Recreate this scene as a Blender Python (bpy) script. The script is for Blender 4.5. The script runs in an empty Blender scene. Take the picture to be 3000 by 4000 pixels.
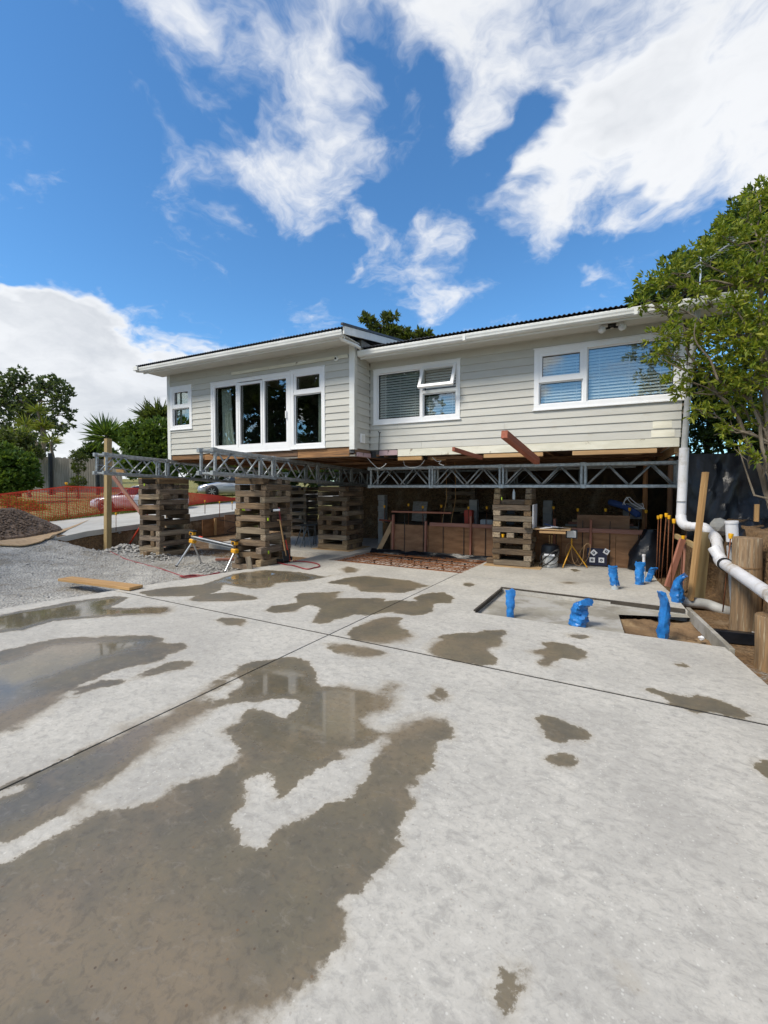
import bpy, bmesh, math, random
import numpy as np
from math import sin, cos, tan, radians, pi, sqrt, atan2
from mathutils import Vector, Matrix, noise as mnoise

SC = bpy.context.scene
COL = SC.collection
random.seed(7)
rng = np.random.default_rng(7)

# ------------------------------------------------------------------ camera
# World axes: X runs along the house front (to the right), Y runs into the plot, Z up.
F, CX, HZ, H = 957.0, 829.5, 1053.0, 1.65
A, P = radians(26.6), radians(2.0)
CY = HZ + F * tan(P)
camd = bpy.data.cameras.new('camera')
camd.sensor_fit = 'HORIZONTAL'; camd.sensor_width = 36.0
camd.lens = F / 1659.0 * 36.0
camd.shift_y = -(1106.0 - CY) / 1659.0
camd.clip_start = 0.05; camd.clip_end = 2000
cam = bpy.data.objects.new('camera', camd); COL.objects.link(cam)
cam.location = (0, 0, H); cam.rotation_euler = (pi / 2 - P, 0, A)
SC.camera = cam

# ------------------------------------------------------------------ light
SUN_EL, SUN_AZ = radians(49), radians(212)      # azimuth from +Y towards +X
EXPOSURE = 0.58
SUN_STRENGTH, SKY_STRENGTH = 2.75, 0.11
SC.view_settings.view_transform = 'Standard'; SC.view_settings.look = 'None'
SC.view_settings.gamma = 1.0; SC.view_settings.use_curve_mapping = False
SC.view_settings.exposure = EXPOSURE

R3 = Vector((cos(A), sin(A), 0))
FW = Vector((-sin(A) * cos(P), cos(A) * cos(P), -sin(P)))
UP = Vector((-sin(A) * sin(P), cos(A) * sin(P), cos(P)))
FH = Vector((-sin(A), cos(A), 0))
EYE = Vector((0, 0, H))
def ray(x, y): return R3 * ((x - CX) / F) + FW + UP * ((CY - y) / F)
def G(x, y, z=0.0):
    d = ray(x, y); return EYE + d * ((z - H) / d.z)
def PY(x, y, Y):
    d = ray(x, y); return EYE + d * (Y / d.y)
def PX(x, y, X):
    d = ray(x, y); return EYE + d * (X / d.x)
def PD(x, y, D):
    d = ray(x, y); return EYE + d * (D / d.dot(FH))
def depth(p): return Vector((p[0], p[1], 0)).dot(FH)
ZN = {'1': (500, 1250, 1.8433), '2': (1300, 1200, 1.8433), '3': (2000, 1100, 1.659), '4': (0, 1350, 2.107),
      '5': (350, 1700, 1.8433), '6': (1150, 1750, 1.952), '7': (1850, 1750, 1.952), '8': (2400, 1750, 2.328),
      '9': (2400, 650, 2.328), 'A': (0, 2200, 1.106), 'B': (1500, 2200, 1.106), 'C': (0, 3000, 1.106),
      'D': (1500, 3000, 1.106), 'T': (800, 1700, 2.37), 'L': (0, 1400, 3.687), 'K': (650, 1850, 3.318),
      'E': (400, 1700, 2.765), 'F': (1150, 1750, 3.687)}
def q(zone, x, y):
    o = ZN[zone]; return ((o[0] + x / o[2]) / 1.8083, (o[1] + y / o[2]) / 1.8083)

# node helpers
def nd(nt, t, ins=None, **props):
    n = nt.nodes.new(t)
    for k, v in props.items(): setattr(n, k, v)
    for k, v in (ins or {}).items():
        s = n.inputs[k]
        if isinstance(v, bpy.types.NodeSocket): nt.links.new(v, s)
        else: s.default_value = v
    return n
def mth(nt, op, a, b=0.0, c=None, clamp=False):
    ins = {0: a, 1: b}
    if c is not None: ins[2] = c
    return nd(nt, 'ShaderNodeMath', ins, operation=op, use_clamp=clamp).outputs[0]
def mixc(nt, fac, a, b, blend='MIX'):
    n = nt.nodes.new('ShaderNodeMix'); n.data_type = 'RGBA'; n.blend_type = blend; n.clamp_factor = True
    for i, v in ((0, fac), (6, a), (7, b)):
        if isinstance(v, bpy.types.NodeSocket): nt.links.new(v, n.inputs[i])
        else:
            n.inputs[i].default_value = v if i == 0 else (tuple(v) + (1,))[:4]
    return n.outputs[2]
def sstep(nt, v, lo, hi):
    n = nd(nt, 'ShaderNodeMapRange', {'Value': v, 'From Min': lo, 'From Max': hi}, interpolation_type='SMOOTHSTEP')
    return n.outputs[0]

# world: clear sky and broken cloud, laid out by direction
W = bpy.data.worlds.new('World'); SC.world = W; W.use_nodes = True
W.cycles.sampling_method = 'MANUAL'; W.cycles.sample_map_resolution = 512
nt = W.node_tree; nt.nodes.clear()
sky = nd(nt, 'ShaderNodeTexSky', sky_type='NISHITA', sun_disc=False, sun_elevation=SUN_EL, sun_rotation=SUN_AZ,
         air_density=1.0, dust_density=0.1, ozone_density=2.5, altitude=50)
hs = nd(nt, 'ShaderNodeHueSaturation', {'Saturation': 1.06, 'Value': 1.12, 'Color': mixc(nt, 1.0, sky.outputs[0], (.68, .93, 1.07), 'MULTIPLY')})
tc = nd(nt, 'ShaderNodeTexCoord')
dirv = nd(nt, 'ShaderNodeVectorMath', {0: tc.outputs['Generated']}, operation='NORMALIZE').outputs[0]
sep = nd(nt, 'ShaderNodeSeparateXYZ', {0: dirv})
zc = mth(nt, 'ADD', mth(nt, 'MAXIMUM', sep.outputs[2], 0.0), 0.30)
flat = nd(nt, 'ShaderNodeVectorMath', {0: dirv, 1: nd(nt, 'ShaderNodeCombineXYZ', {0: zc, 1: zc, 2: zc}).outputs[0]}, operation='DIVIDE').outputs[0]
n2 = nd(nt, 'ShaderNodeTexNoise', {'Vector': nd(nt, 'ShaderNodeVectorMath', {0: flat, 1: (3.1, 7.7, 0)}, operation='ADD').outputs[0], 'Scale': 1.6, 'Detail': 2.0, 'Roughness': 0.5})
nw = nd(nt, 'ShaderNodeTexNoise', {'Vector': flat, 'Scale': 3.6, 'Detail': 4.0, 'Roughness': 0.55})
warp = nd(nt, 'ShaderNodeVectorMath', {0: nw.outputs['Color'], 1: (0.5, 0.5, 0.5)}, operation='SUBTRACT').outputs[0]
wflat = nd(nt, 'ShaderNodeVectorMath', {0: warp, 1: (.35, .35, .35), 2: flat}, operation='MULTIPLY_ADD').outputs[0]
n1 = nd(nt, 'ShaderNodeTexNoise', {'Vector': wflat, 'Scale': 5.0, 'Detail': 7.0, 'Roughness': 0.6})
wd = nd(nt, 'ShaderNodeVectorMath', {0: warp, 1: (.30, .30, .30), 2: dirv}, operation='MULTIPLY_ADD').outputs[0]
# cloud banks and gaps by direction: (px, py, radius px, weight)
BANKS = [(1500, 40, 420, .9), (1700, 280, 330, .9), (1330, 330, 220, .6), (1180, 450, 130, .5), (1090, 90, 300, .62), (1450, 400, 130, .4), (1330, 110, 230, .66), (960, 20, 150, .45), (1250, 230, 120, .2),
         (460, 60, 140, .60), (720, 70, 210, .34), (640, 300, 170, .29), (740, 410, 130, .38), (560, 350, 100, .22), (880, 340, 110, .34), (1030, 300, 100, .34),
         (930, 590, 115, .55), (780, 605, 55, .42), (800, 500, 65, .34), (40, 470, 70, .34), (575, 645, 40, .3),
         (110, 720, 130, .95), (-60, 810, 200, .95), (260, 810, 140, .9), (150, 880, 240, .8), (430, 800, 70, .5), (340, 940, 160, .6)]
HOLES = [(1190, 265, 90, .75), (1110, 380, 60, .4), (870, 60, 50, .3), (920, 200, 60, .3), (40, 560, 110, .6), (-80, 480, 120, .5), (1250, 610, 110, .6), (330, 480, 200, .4), (1600, 520, 60, .4), (600, 580, 120, .3)]
cov = None
for sgn, lst in ((1, BANKS), (-1, HOLES)):
    for (bx_, by_, br_, bw_) in lst:
        d0 = ray(bx_, by_).normalized()
        rad = (ray(bx_ + br_ * .7, by_ - br_ * .7).normalized() - d0).length
        dist = nd(nt, 'ShaderNodeVectorMath', {0: wd, 1: tuple(d0)}, operation='DISTANCE').outputs['Value']
        b = nd(nt, 'ShaderNodeMapRange', {'Value': dist, 'From Min': rad * 1.3, 'From Max': rad * 0.1, 'To Max': bw_ * sgn}, interpolation_type='LINEAR').outputs[0]
        cov = b if cov is None else mth(nt, 'ADD', cov, b)
# beyond the frame unseen cloud goes on, noise shifted to mirror blue in glass
fdot = nd(nt, 'ShaderNodeVectorMath', {0: dirv, 1: tuple(ray(829, 480).normalized())}, operation='DOT_PRODUCT').outputs['Value']
gen = mth(nt, 'MULTIPLY', sstep(nt, n2.outputs[0], 0.36, 0.66), sstep(nt, fdot, 0.70, 0.45))
cov = mth(nt, 'MINIMUM', mth(nt, 'MAXIMUM', cov, gen), 1.0)
dens = mth(nt, 'ADD', cov, mth(nt, 'MULTIPLY', mth(nt, 'SUBTRACT', n1.outputs[0], 0.5), 1.8))
mask = sstep(nt, dens, 0.10, 0.74)
thick = sstep(nt, mth(nt, 'ADD', mth(nt, 'ADD', cov, mth(nt, 'MULTIPLY', mth(nt, 'SUBTRACT', n1.outputs[0], .5), 1.2)), mth(nt, 'MULTIPLY', mth(nt, 'SUBTRACT', n2.outputs[0], .5), 1.5)), 0.62, 1.55)
ccol = mixc(nt, thick, (5.75, 5.85, 6.0), (3.9, 4.1, 4.4))
colr = mixc(nt, mth(nt, 'MULTIPLY', mask, 0.97), hs.outputs[0], ccol)
bg = nd(nt, 'ShaderNodeBackground', {'Color': colr, 'Strength': SKY_STRENGTH})
out = nd(nt, 'ShaderNodeOutputWorld', {'Surface': bg.outputs[0]})

sund = bpy.data.lights.new('sun', 'SUN'); sund.energy = SUN_STRENGTH; sund.angle = radians(18); sund.color = (1.0, 0.925, 0.80)
sun = bpy.data.objects.new('sun', sund); COL.objects.link(sun)
sdir = Vector((sin(SUN_AZ) * cos(SUN_EL), cos(SUN_AZ) * cos(SUN_EL), sin(SUN_EL)))   # towards the sun
sun.rotation_euler = sdir.to_track_quat('Z', 'Y').to_euler(); sun.location = sdir * 60
SC.cycles.max_bounces = 6; SC.cycles.diffuse_bounces = 3; SC.cycles.glossy_bounces = 3
SC.cycles.transparent_max_bounces = 12; SC.cycles.transmission_bounces = 3
SC.cycles.caustics_reflective = False; SC.cycles.caustics_refractive = False
SC.cycles.use_adaptive_sampling = True; SC.cycles.adaptive_threshold = .02; SC.cycles.use_denoising = True; SC.cycles.sample_clamp_indirect = 6

# ------------------------------------------------------------------ materials
MATS = {}
def newmat(name):
    m = bpy.data.materials.new(name); m.use_nodes = True; m.node_tree.nodes.clear(); MATS[name] = m
    return m, m.node_tree
def finish(nt, shader): nd(nt, 'ShaderNodeOutputMaterial', {'Surface': shader})
def mat(name, c1, c2=None, scale=(6, 6, 6), rough=0.7, bump=0.15, metal=0.0, detail=5.0, vary=0.0, spec=0.4,
        dirt=None, fine=60.0, coat=0.0, lo=0.35, hi=0.65, roughvar=0.0):
    """two-tone noise over object coordinates, per-object tint, optional dirt blotches (colour, scale, lo, hi)"""
    m, nt = newmat(name)
    t = nd(nt, 'ShaderNodeTexCoord')
    mp = nd(nt, 'ShaderNodeMapping', {'Vector': t.outputs['Object'], 'Scale': scale})
    oi = nd(nt, 'ShaderNodeObjectInfo')
    off = nd(nt, 'ShaderNodeVectorMath', {0: mp.outputs[0], 1: oi.outputs['Random']}, operation='ADD')
    mul = nd(nt, 'ShaderNodeVectorMath', {0: off.outputs[0], 1: oi.outputs['Location']}, operation='ADD')
    n = nd(nt, 'ShaderNodeTexNoise', {'Vector': mul.outputs[0], 'Scale': 1.0, 'Detail': detail, 'Roughness': 0.6, 'Distortion': 0.3})
    c2 = c2 or tuple(x * 0.8 for x in c1)
    col = mixc(nt, sstep(nt, n.outputs[0], lo, hi), c1, c2)
    if dirt:
        d = nd(nt, 'ShaderNodeTexNoise', {'Vector': mul.outputs[0] if len(dirt) > 4 else t.outputs['Object'], 'Scale': dirt[1], 'Detail': 6.0, 'Roughness': 0.65})
        col = mixc(nt, sstep(nt, d.outputs[0], dirt[2], dirt[3]), col, dirt[0])
    if vary:
        v = nd(nt, 'ShaderNodeMapRange', {'Value': oi.outputs['Random'], 'To Min': 1 - vary, 'To Max': 1 + vary}).outputs[0]
        hsv = nd(nt, 'ShaderNodeHueSaturation', {'Value': v, 'Color': col, 'Saturation': nd(nt, 'ShaderNodeMapRange', {'Value': mth(nt, 'FRACT', mth(nt, 'MULTIPLY', oi.outputs['Random'], 7.31)), 'To Min': 1 - vary * .6, 'To Max': 1 + vary * .6}).outputs[0]})
        col = hsv.outputs[0]
    fn = nd(nt, 'ShaderNodeTexNoise', {'Vector': mp.outputs[0] if fine < 0 else t.outputs['Object'], 'Scale': abs(fine), 'Detail': 4.0})
    bsum = mth(nt, 'ADD', mth(nt, 'MULTIPLY', fn.outputs[0], .5), n.outputs[0])
    b = nd(nt, 'ShaderNodeBump', {'Strength': bump, 'Distance': 0.01, 'Height': bsum})
    ins = {'Base Color': col, 'Roughness': rough, 'Metallic': metal, 'Normal': b.outputs[0], 'Specular IOR Level': spec}
    if coat: ins['Coat Weight'] = coat; ins['Coat Roughness'] = 0.05
    if roughvar:
        ins['Roughness'] = nd(nt, 'ShaderNodeMapRange', {'Value': n.outputs[0], 'From Min': .3, 'From Max': .7, 'To Min': rough - roughvar, 'To Max': rough + roughvar}).outputs[0]
    p = nd(nt, 'ShaderNodeBsdfPrincipled', ins)
    finish(nt, p.outputs[0])
    return m
def wood(name, c1, c2, rough=0.75, vary=0.15, dirt=None, bump=0.25):
    return mat(name, c1, c2, scale=(1.6, 26, 26), rough=rough, vary=vary, dirt=dirt, bump=bump, fine=-3.0, detail=6)

mat('siding', (.53, .525, .485), (.475, .47, .435), scale=(.7, 3, 3), rough=.55, bump=.06, vary=.05, dirt=((.36, .34, .28), 1.7, .58, .85), fine=90)
mat('trim_white', (.74, .75, .74), (.66, .67, .65), scale=(2, 2, 2), rough=.45, bump=.04, dirt=((.45, .44, .40), 2.2, .6, .85))
mat('old_white', (.72, .70, .60), (.62, .60, .50), scale=(2, 8, 8), rough=.6, bump=.12, dirt=((.30, .26, .20), 5.0, .6, .72))
mat('upvc', (.82, .83, .85), (.80, .81, .83), rough=.3, bump=.0, spec=.5, fine=200, dirt=((.6, .6, .6), 3.0, .62, .9))
mat('soffit', (.62, .61, .56), (.56, .55, .50), scale=(.6, 2, 2), rough=.8, bump=.03)
mat('roof_metal', (.035, .035, .042), (.05, .05, .055), rough=.45, metal=.0, bump=.03)
mat('blind', (.86, .87, .88), (.84, .85, .86), rough=.6, bump=0)
mat('curtain', (.62, .66, .60), (.52, .57, .50), scale=(3, 3, 3), rough=.9, bump=.1)
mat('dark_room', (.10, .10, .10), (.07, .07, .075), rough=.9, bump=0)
mat('black_rubber', (.012, .012, .013), (.018, .018, .018), rough=.6, bump=.05)
mat('screen_seal', (.03, .03, .033), (.02, .02, .02), rough=.5, bump=0)
wood('crib_timber', (.175, .12, .073), (.08, .055, .036), dirt=((.26, .22, .16), 6.0, .54, .72, 1), vary=.4, rough=.85, bump=.5)
wood('crib_timber_pale', (.29, .225, .145), (.15, .11, .072), dirt=((.07, .055, .04), 7.0, .55, .72, 1), vary=.35, rough=.85, bump=.5)
wood('pine', (.42, .265, .125), (.33, .195, .085), vary=.12)
wood('treated_pine', (.40, .30, .15), (.31, .22, .10), vary=.06)
wood('pink_pine', (.36, .165, .115), (.27, .115, .08), vary=.15)
wood('red_beam', (.33, .105, .065), (.24, .075, .045), vary=.1)
wood('joist', (.25, .135, .07), (.14, .075, .04), vary=.25, dirt=((.05, .04, .03), 3.0, .58, .8, 1))
wood('raw_plate', (.29, .165, .085), (.16, .088, .048), vary=.25, dirt=((.10, .065, .04), 2.0, .5, .68, 1))
wood('grey_paling', (.31, .295, .27), (.21, .20, .18), vary=.2, rough=.9)
wood('pole_wood', (.26, .165, .085), (.13, .085, .048), vary=.1, dirt=((.33, .27, .18), 2.0, .52, .7, 1), bump=.6)
wood('sleeper', (.21, .135, .075), (.13, .085, .05), vary=.3, dirt=((.30, .24, .16), 4.0, .58, .75, 1))
mat('ply', (.28, .15, .075), (.19, .095, .045), scale=(2.2, 2.2, 9), rough=.75, bump=.08, vary=.14, dirt=((.12, .07, .04), 2.3, .6, .8, 1))
mat('ply_pale', (.46, .32, .18), (.36, .24, .13), scale=(3, 9, 3), rough=.8, bump=.08, vary=.1)
mat('mauve_board', (.50, .36, .38), (.40, .28, .30), scale=(2, 8, 8), rough=.7, bump=.15, dirt=((.15, .11, .11), 7.0, .6, .7))
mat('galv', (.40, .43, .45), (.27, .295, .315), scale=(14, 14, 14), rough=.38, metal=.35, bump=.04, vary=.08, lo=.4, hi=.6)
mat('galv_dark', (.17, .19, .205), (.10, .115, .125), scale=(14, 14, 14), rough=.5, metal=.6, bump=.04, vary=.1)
mat('dark_steel', (.04, .045, .05), (.028, .03, .034), rough=.5, metal=.4, bump=.05)
mat('rust', (.21, .078, .03), (.12, .04, .018), scale=(30, 30, 30), rough=.85, bump=.2)
mat('mesh_rust', (.25, .10, .035), (.13, .05, .022), scale=(9, 9, 9), rough=.85, bump=.1)
mat('yellow_plastic', (.80, .42, .015), (.72, .36, .012), rough=.4, bump=.02)
mat('dewalt_yellow', (.72, .36, .02), (.62, .30, .015), rough=.45, bump=.03, dirt=((.2, .12, .03), 9.0, .6, .75))
mat('alu', (.55, .56, .57), (.44, .45, .46), rough=.32, metal=.8, bump=.03)
mat('pvc_white', (.66, .665, .70), (.60, .605, .63), rough=.4, bump=.04, dirt=((.38, .34, .29), 4.0, .5, .72))
mat('pvc_dull', (.45, .46, .46), (.36, .37, .37), rough=.5, bump=.03, dirt=((.28, .25, .2), 4.0, .5, .8))
mat('blue_tape', (.025, .21, .58), (.014, .13, .40), scale=(9, 9, 9), rough=.35, bump=.7, spec=.5, fine=30, dirt=((.22, .34, .50), 7.0, .6, .75))
mat('black_poly', (.006, .008, .012), (.011, .013, .018), scale=(4, 4, 4), rough=.3, bump=.8, spec=.32, fine=14)
mat('red_paint', (.55, .05, .02), (.46, .04, .018), rough=.45, bump=.04)
mat('red_hose', (.30, .035, .04), (.22, .03, .035), rough=.5, bump=.02)
mat('orange_net', (.66, .055, .022), (.58, .045, .018), rough=.6, bump=0)
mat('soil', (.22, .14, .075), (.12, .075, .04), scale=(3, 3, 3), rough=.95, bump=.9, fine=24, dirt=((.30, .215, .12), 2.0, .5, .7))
mat('bank_soil_shaded', (.075, .05, .028), (.035, .024, .015), scale=(4, 4, 2), rough=.95, bump=1.0, fine=20, dirt=((.15, .10, .035), 1.6, .55, .75))  # earth colour darkened to hold the shade under the house
mat('pit_bed', (.52, .46, .42), (.40, .34, .30), scale=(3, 3, 3), rough=.8, bump=.1, dirt=((.28, .19, .12), 2.5, .55, .7))
mat('rock', (.42, .41, .39), (.28, .275, .265), scale=(5, 5, 5), rough=.9, bump=.4)
mat('heap', (.20, .145, .11), (.115, .082, .062), scale=(16, 16, 16), rough=.95, bump=1.0, fine=60)
mat('driveway_concrete', (.46, .45, .42), (.40, .39, .36), scale=(1.5, 1.5, 1.5), rough=.85, bump=.05)
mat('car_silver', (.42, .44, .47), (.40, .42, .45), rough=.3, metal=.55, bump=0, coat=.7)
mat('car_pale', (.58, .58, .62), (.56, .56, .60), rough=.3, metal=.3, bump=0, coat=.7)
mat('car_glass', (.012, .014, .017), (.012, .014, .017), rough=.06, bump=0, spec=.8)
mat('wheel_alloy', (.42, .43, .44), (.38, .39, .4), rough=.35, metal=.8, bump=0)
mat('lamp_clear', (.62, .64, .66), (.5, .52, .54), rough=.1, bump=0, spec=.8)
mat('bark', (.17, .135, .095), (.10, .08, .058), scale=(9, 9, 3), rough=.95, bump=.7)
mat('bark_pale', (.21, .175, .13), (.11, .09, .066), scale=(9, 9, 3), rough=.95, bump=.5)
mat('paper', (.72, .73, .76), (.66, .67, .70), rough=.8, bump=.02)
mat('blue_cloth', (.03, .07, .22), (.02, .05, .16), rough=.8, bump=.2)
mat('bucket_white', (.55, .57, .58), (.45, .46, .46), rough=.5, bump=.05, dirt=((.25, .25, .24), 5.0, .5, .75))
mat('lime_plastic', (.55, .78, .05), (.5, .7, .04), rough=.4, bump=0)
mat('navy', (.02, .022, .05), (.015, .016, .04), rough=.6, bump=0)
mat('brick_dark', (.06, .055, .05), (.04, .036, .033), scale=(5, 5, 5), rough=.9, bump=.4)
mat('concrete_block', (.35, .35, .34), (.28, .28, .27), scale=(4, 4, 4), rough=.9, bump=.25)
mat('joint_black', (.02, .019, .018), (.03, .028, .026), rough=.95, bump=0)
mat('recess_edge', (.07, .06, .048), (.04, .034, .028), scale=(6, 6, 6), rough=.95, bump=.3)
mat('mud_concrete', (.30, .285, .245), (.21, .195, .165), scale=(2.5, 2.5, 2.5), rough=.9, bump=.2, dirt=((.36, .35, .33), 1.5, .45, .6))
mat('bottle_clear', (.5, .55, .58), (.4, .45, .48), rough=.1, bump=0, spec=.7)

# glass: mirror-like film over a clear pane
m, nt = newmat('glass')
fr = nd(nt, 'ShaderNodeLayerWeight', {'Blend': .5})
wob = nd(nt, 'ShaderNodeTexNoise', {'Scale': .9, 'Detail': 1.0, 'Vector': nd(nt, 'ShaderNodeTexCoord').outputs['Object']})
bmp = nd(nt, 'ShaderNodeBump', {'Strength': .06, 'Distance': .05, 'Height': wob.outputs[0]})
gl = nd(nt, 'ShaderNodeBsdfGlossy', {'Color': (1, 1, 1, 1), 'Roughness': 0.0, 'Normal': bmp.outputs[0]})
tr = nd(nt, 'ShaderNodeBsdfTransparent', {'Color': (.88, .91, .90, 1)})
fac = mth(nt, 'ADD', mth(nt, 'MULTIPLY', mth(nt, 'POWER', fr.outputs['Facing'], 4.0), .85), .12, clamp=True)
finish(nt, nd(nt, 'ShaderNodeMixShader', {0: fac, 1: tr.outputs[0], 2: gl.outputs[0]}).outputs[0])

def leafmat(name, c1, c2, trans=.35, rough=.5):
    m, nt = newmat(name)
    at = nd(nt, 'ShaderNodeAttribute', attribute_name='rnd')
    col = mixc(nt, at.outputs['Fac'], c1, c2)
    p = nd(nt, 'ShaderNodeBsdfPrincipled', {'Base Color': col, 'Roughness': rough, 'Specular IOR Level': .35})
    t = nd(nt, 'ShaderNodeBsdfTranslucent', {'Color': mixc(nt, .5, col, (.20, .28, .02))})
    finish(nt, nd(nt, 'ShaderNodeMixShader', {0: trans, 1: p.outputs[0], 2: t.outputs[0]}).outputs[0])
    return m
leafmat('leaf_bright', (.10, .175, .016), (.34, .35, .035), trans=.42)
leafmat('leaf_mid', (.045, .10, .018), (.115, .185, .03))
leafmat('leaf_dark', (.018, .042, .014), (.045, .085, .02))
leafmat('leaf_olive', (.045, .065, .02), (.11, .125, .035))
leafmat('leaf_grey', (.045, .07, .038), (.10, .13, .065))
leafmat('leaf_yellow', (.16, .21, .03), (.33, .33, .05))
leafmat('grass_blade', (.10, .155, .025), (.21, .22, .06))

# slab concrete: the 'wet' attribute is the distance (m) inside a wet patch
m, nt = newmat('slab_concrete')
tcn = nd(nt, 'ShaderNodeTexCoord').outputs['Object']
wet = nd(nt, 'ShaderNodeAttribute', attribute_name='wet').outputs['Fac']
na = nd(nt, 'ShaderNodeTexNoise', {'Vector': tcn, 'Scale': 1.1, 'Detail': 6.0, 'Roughness': .6})
nb = nd(nt, 'ShaderNodeTexNoise', {'Vector': nd(nt, 'ShaderNodeMapping', {'Vector': tcn, 'Rotation': (0, 0, .9), 'Scale': (11, 17, 11)}).outputs[0], 'Scale': 1.0, 'Detail': 7.0, 'Roughness': .72, 'Distortion': .7})
nc = nd(nt, 'ShaderNodeTexNoise', {'Vector': tcn, 'Scale': 55.0, 'Detail': 5.0, 'Roughness': .7})
ne = nd(nt, 'ShaderNodeTexNoise', {'Vector': tcn, 'Scale': 7.0, 'Detail': 8.0, 'Roughness': .68})
ng = nd(nt, 'ShaderNodeTexNoise', {'Vector': tcn, 'Scale': 2.2, 'Detail': 3.0})
vo = nd(nt, 'ShaderNodeTexVoronoi', {'Vector': tcn, 'Scale': 21.0, 'Randomness': 1.0})
dry = mixc(nt, sstep(nt, na.outputs[0], .3, .7), (.485, .465, .425), (.40, .386, .356))
dry = mixc(nt, mth(nt, 'MULTIPLY', sstep(nt, nb.outputs[0], .47, .64), .52), dry, (.265, .257, .24))
dry = mixc(nt, mth(nt, 'MULTIPLY', sstep(nt, nb.outputs[0], .45, .3), .38), dry, (.62, .60, .55))
dry = mixc(nt, mth(nt, 'MULTIPLY', sstep(nt, nc.outputs[0], .52, .7), .5), dry, (.30, .295, .28))
nh = nd(nt, 'ShaderNodeTexNoise', {'Vector': tcn, 'Scale': .55, 'Detail': 4.0, 'Roughness': .6})
dry = mixc(nt, mth(nt, 'MULTIPLY', sstep(nt, nh.outputs[0], .45, .65), .5), dry, (.34, .325, .30))
nk = nd(nt, 'ShaderNodeTexNoise', {'Vector': tcn, 'Scale': 24.0, 'Detail': 5.0, 'Roughness': .7, 'Distortion': .6})
dry = mixc(nt, mth(nt, 'MULTIPLY', sstep(nt, nk.outputs[0], .52, .66), .3), dry, (.245, .238, .225))
dry = mixc(nt, mth(nt, 'MULTIPLY', sstep(nt, nk.outputs[0], .46, .36), .2), dry, (.64, .62, .57))
vs_ = nd(nt, 'ShaderNodeTexVoronoi', {'Vector': tcn, 'Scale': 38.0, 'Randomness': 1.0})
dry = mixc(nt, mth(nt, 'MULTIPLY', mth(nt, 'MULTIPLY', sstep(nt, vs_.outputs['Distance'], .22, .12), sstep(nt, nd(nt, 'ShaderNodeSeparateColor', {0: vs_.outputs['Color']}).outputs[0], .6, .7)), .45), dry, (.66, .65, .61))
wetc = mixc(nt, sstep(nt, ng.outputs[0], .35, .65), (.15, .128, .084), (.115, .102, .076))
wetc = mixc(nt, mth(nt, 'MULTIPLY', sstep(nt, ne.outputs[0], .48, .72), .5), wetc, (.23, .175, .105))
silt = nd(nt, 'ShaderNodeTexNoise', {'Vector': tcn, 'Scale': .85, 'Detail': 6.0, 'Roughness': .6})
wetc = mixc(nt, mth(nt, 'MULTIPLY', sstep(nt, silt.outputs[0], .44, .62), .8), wetc, (.215, .167, .108))
wetc = mixc(nt, mth(nt, 'MULTIPLY', sstep(nt, silt.outputs[0], .42, .28), .6), wetc, (.095, .085, .066))
wetc = mixc(nt, mth(nt, 'MULTIPLY', sstep(nt, nc.outputs[0], .4, .7), .25), wetc, (.12, .115, .105))
wetc = mixc(nt, mth(nt, 'MULTIPLY', sstep(nt, nk.outputs[0], .48, .66), .45), wetc, (.085, .073, .055))
wetc = mixc(nt, mth(nt, 'MULTIPLY', sstep(nt, nb.outputs[0], .46, .32), .4), wetc, (.245, .215, .17))
edge = mth(nt, 'ADD', wet, mth(nt, 'MULTIPLY', mth(nt, 'SUBTRACT', ne.outputs[0], .5), .19))
edge = mth(nt, 'ADD', edge, mth(nt, 'MULTIPLY', mth(nt, 'SUBTRACT', nc.outputs[0], .5), .03))
edge = mth(nt, 'ADD', edge, mth(nt, 'MULTIPLY', mth(nt, 'SUBTRACT', nk.outputs[0], .5), .05))
softw = mth(nt, 'ADD', .014, mth(nt, 'MULTIPLY', sstep(nt, silt.outputs[0], .48, .66), .16))
wm = sstep(nt, mth(nt, 'DIVIDE', mth(nt, 'ADD', edge, .006), softw), 0.0, 1.0)
halo = mth(nt, 'MULTIPLY', sstep(nt, edge, -.05, 0.0), .22)
pool = nd(nt, 'ShaderNodeAttribute', attribute_name='pool').outputs['Fac']
film = mth(nt, 'MULTIPLY', sstep(nt, edge, .01, .14), mth(nt, 'ADD', mth(nt, 'MULTIPLY', sstep(nt, mth(nt, 'ADD', pool, mth(nt, 'MULTIPLY', mth(nt, 'SUBTRACT', na.outputs[0], .5), .8)), -.05, .2), .9), .1, clamp=True))
dry = mixc(nt, halo, dry, (.33, .28, .20))
rim = mth(nt, 'MULTIPLY', sstep(nt, edge, .045, .0), .45)
wetc = mixc(nt, rim, wetc, (.20, .165, .112))
grit = mth(nt, 'MULTIPLY', sstep(nt, vo.outputs['Distance'], .12, .08), sstep(nt, nd(nt, 'ShaderNodeSeparateColor', {0: vo.outputs['Color']}).outputs[0], .35, .39))
gritc = mixc(nt, nd(nt, 'ShaderNodeSeparateColor', {0: vo.outputs['Color']}).outputs[1], (.05, .04, .03), (.20, .11, .05))
col = mixc(nt, wm, dry, wetc)
col = mixc(nt, mth(nt, 'MULTIPLY', grit, mth(nt, 'ADD', .25, mth(nt, 'MULTIPLY', wm, .6))), col, gritc)
rgh = mth(nt, 'SUBTRACT', .82, mth(nt, 'MULTIPLY', wm, .34))
rgh = mth(nt, 'SUBTRACT', rgh, mth(nt, 'MULTIPLY', film, .43), clamp=True)
hgt = mth(nt, 'ADD', mth(nt, 'MULTIPLY', nb.outputs[0], .5), mth(nt, 'MULTIPLY', nc.outputs[0], .5))
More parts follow.
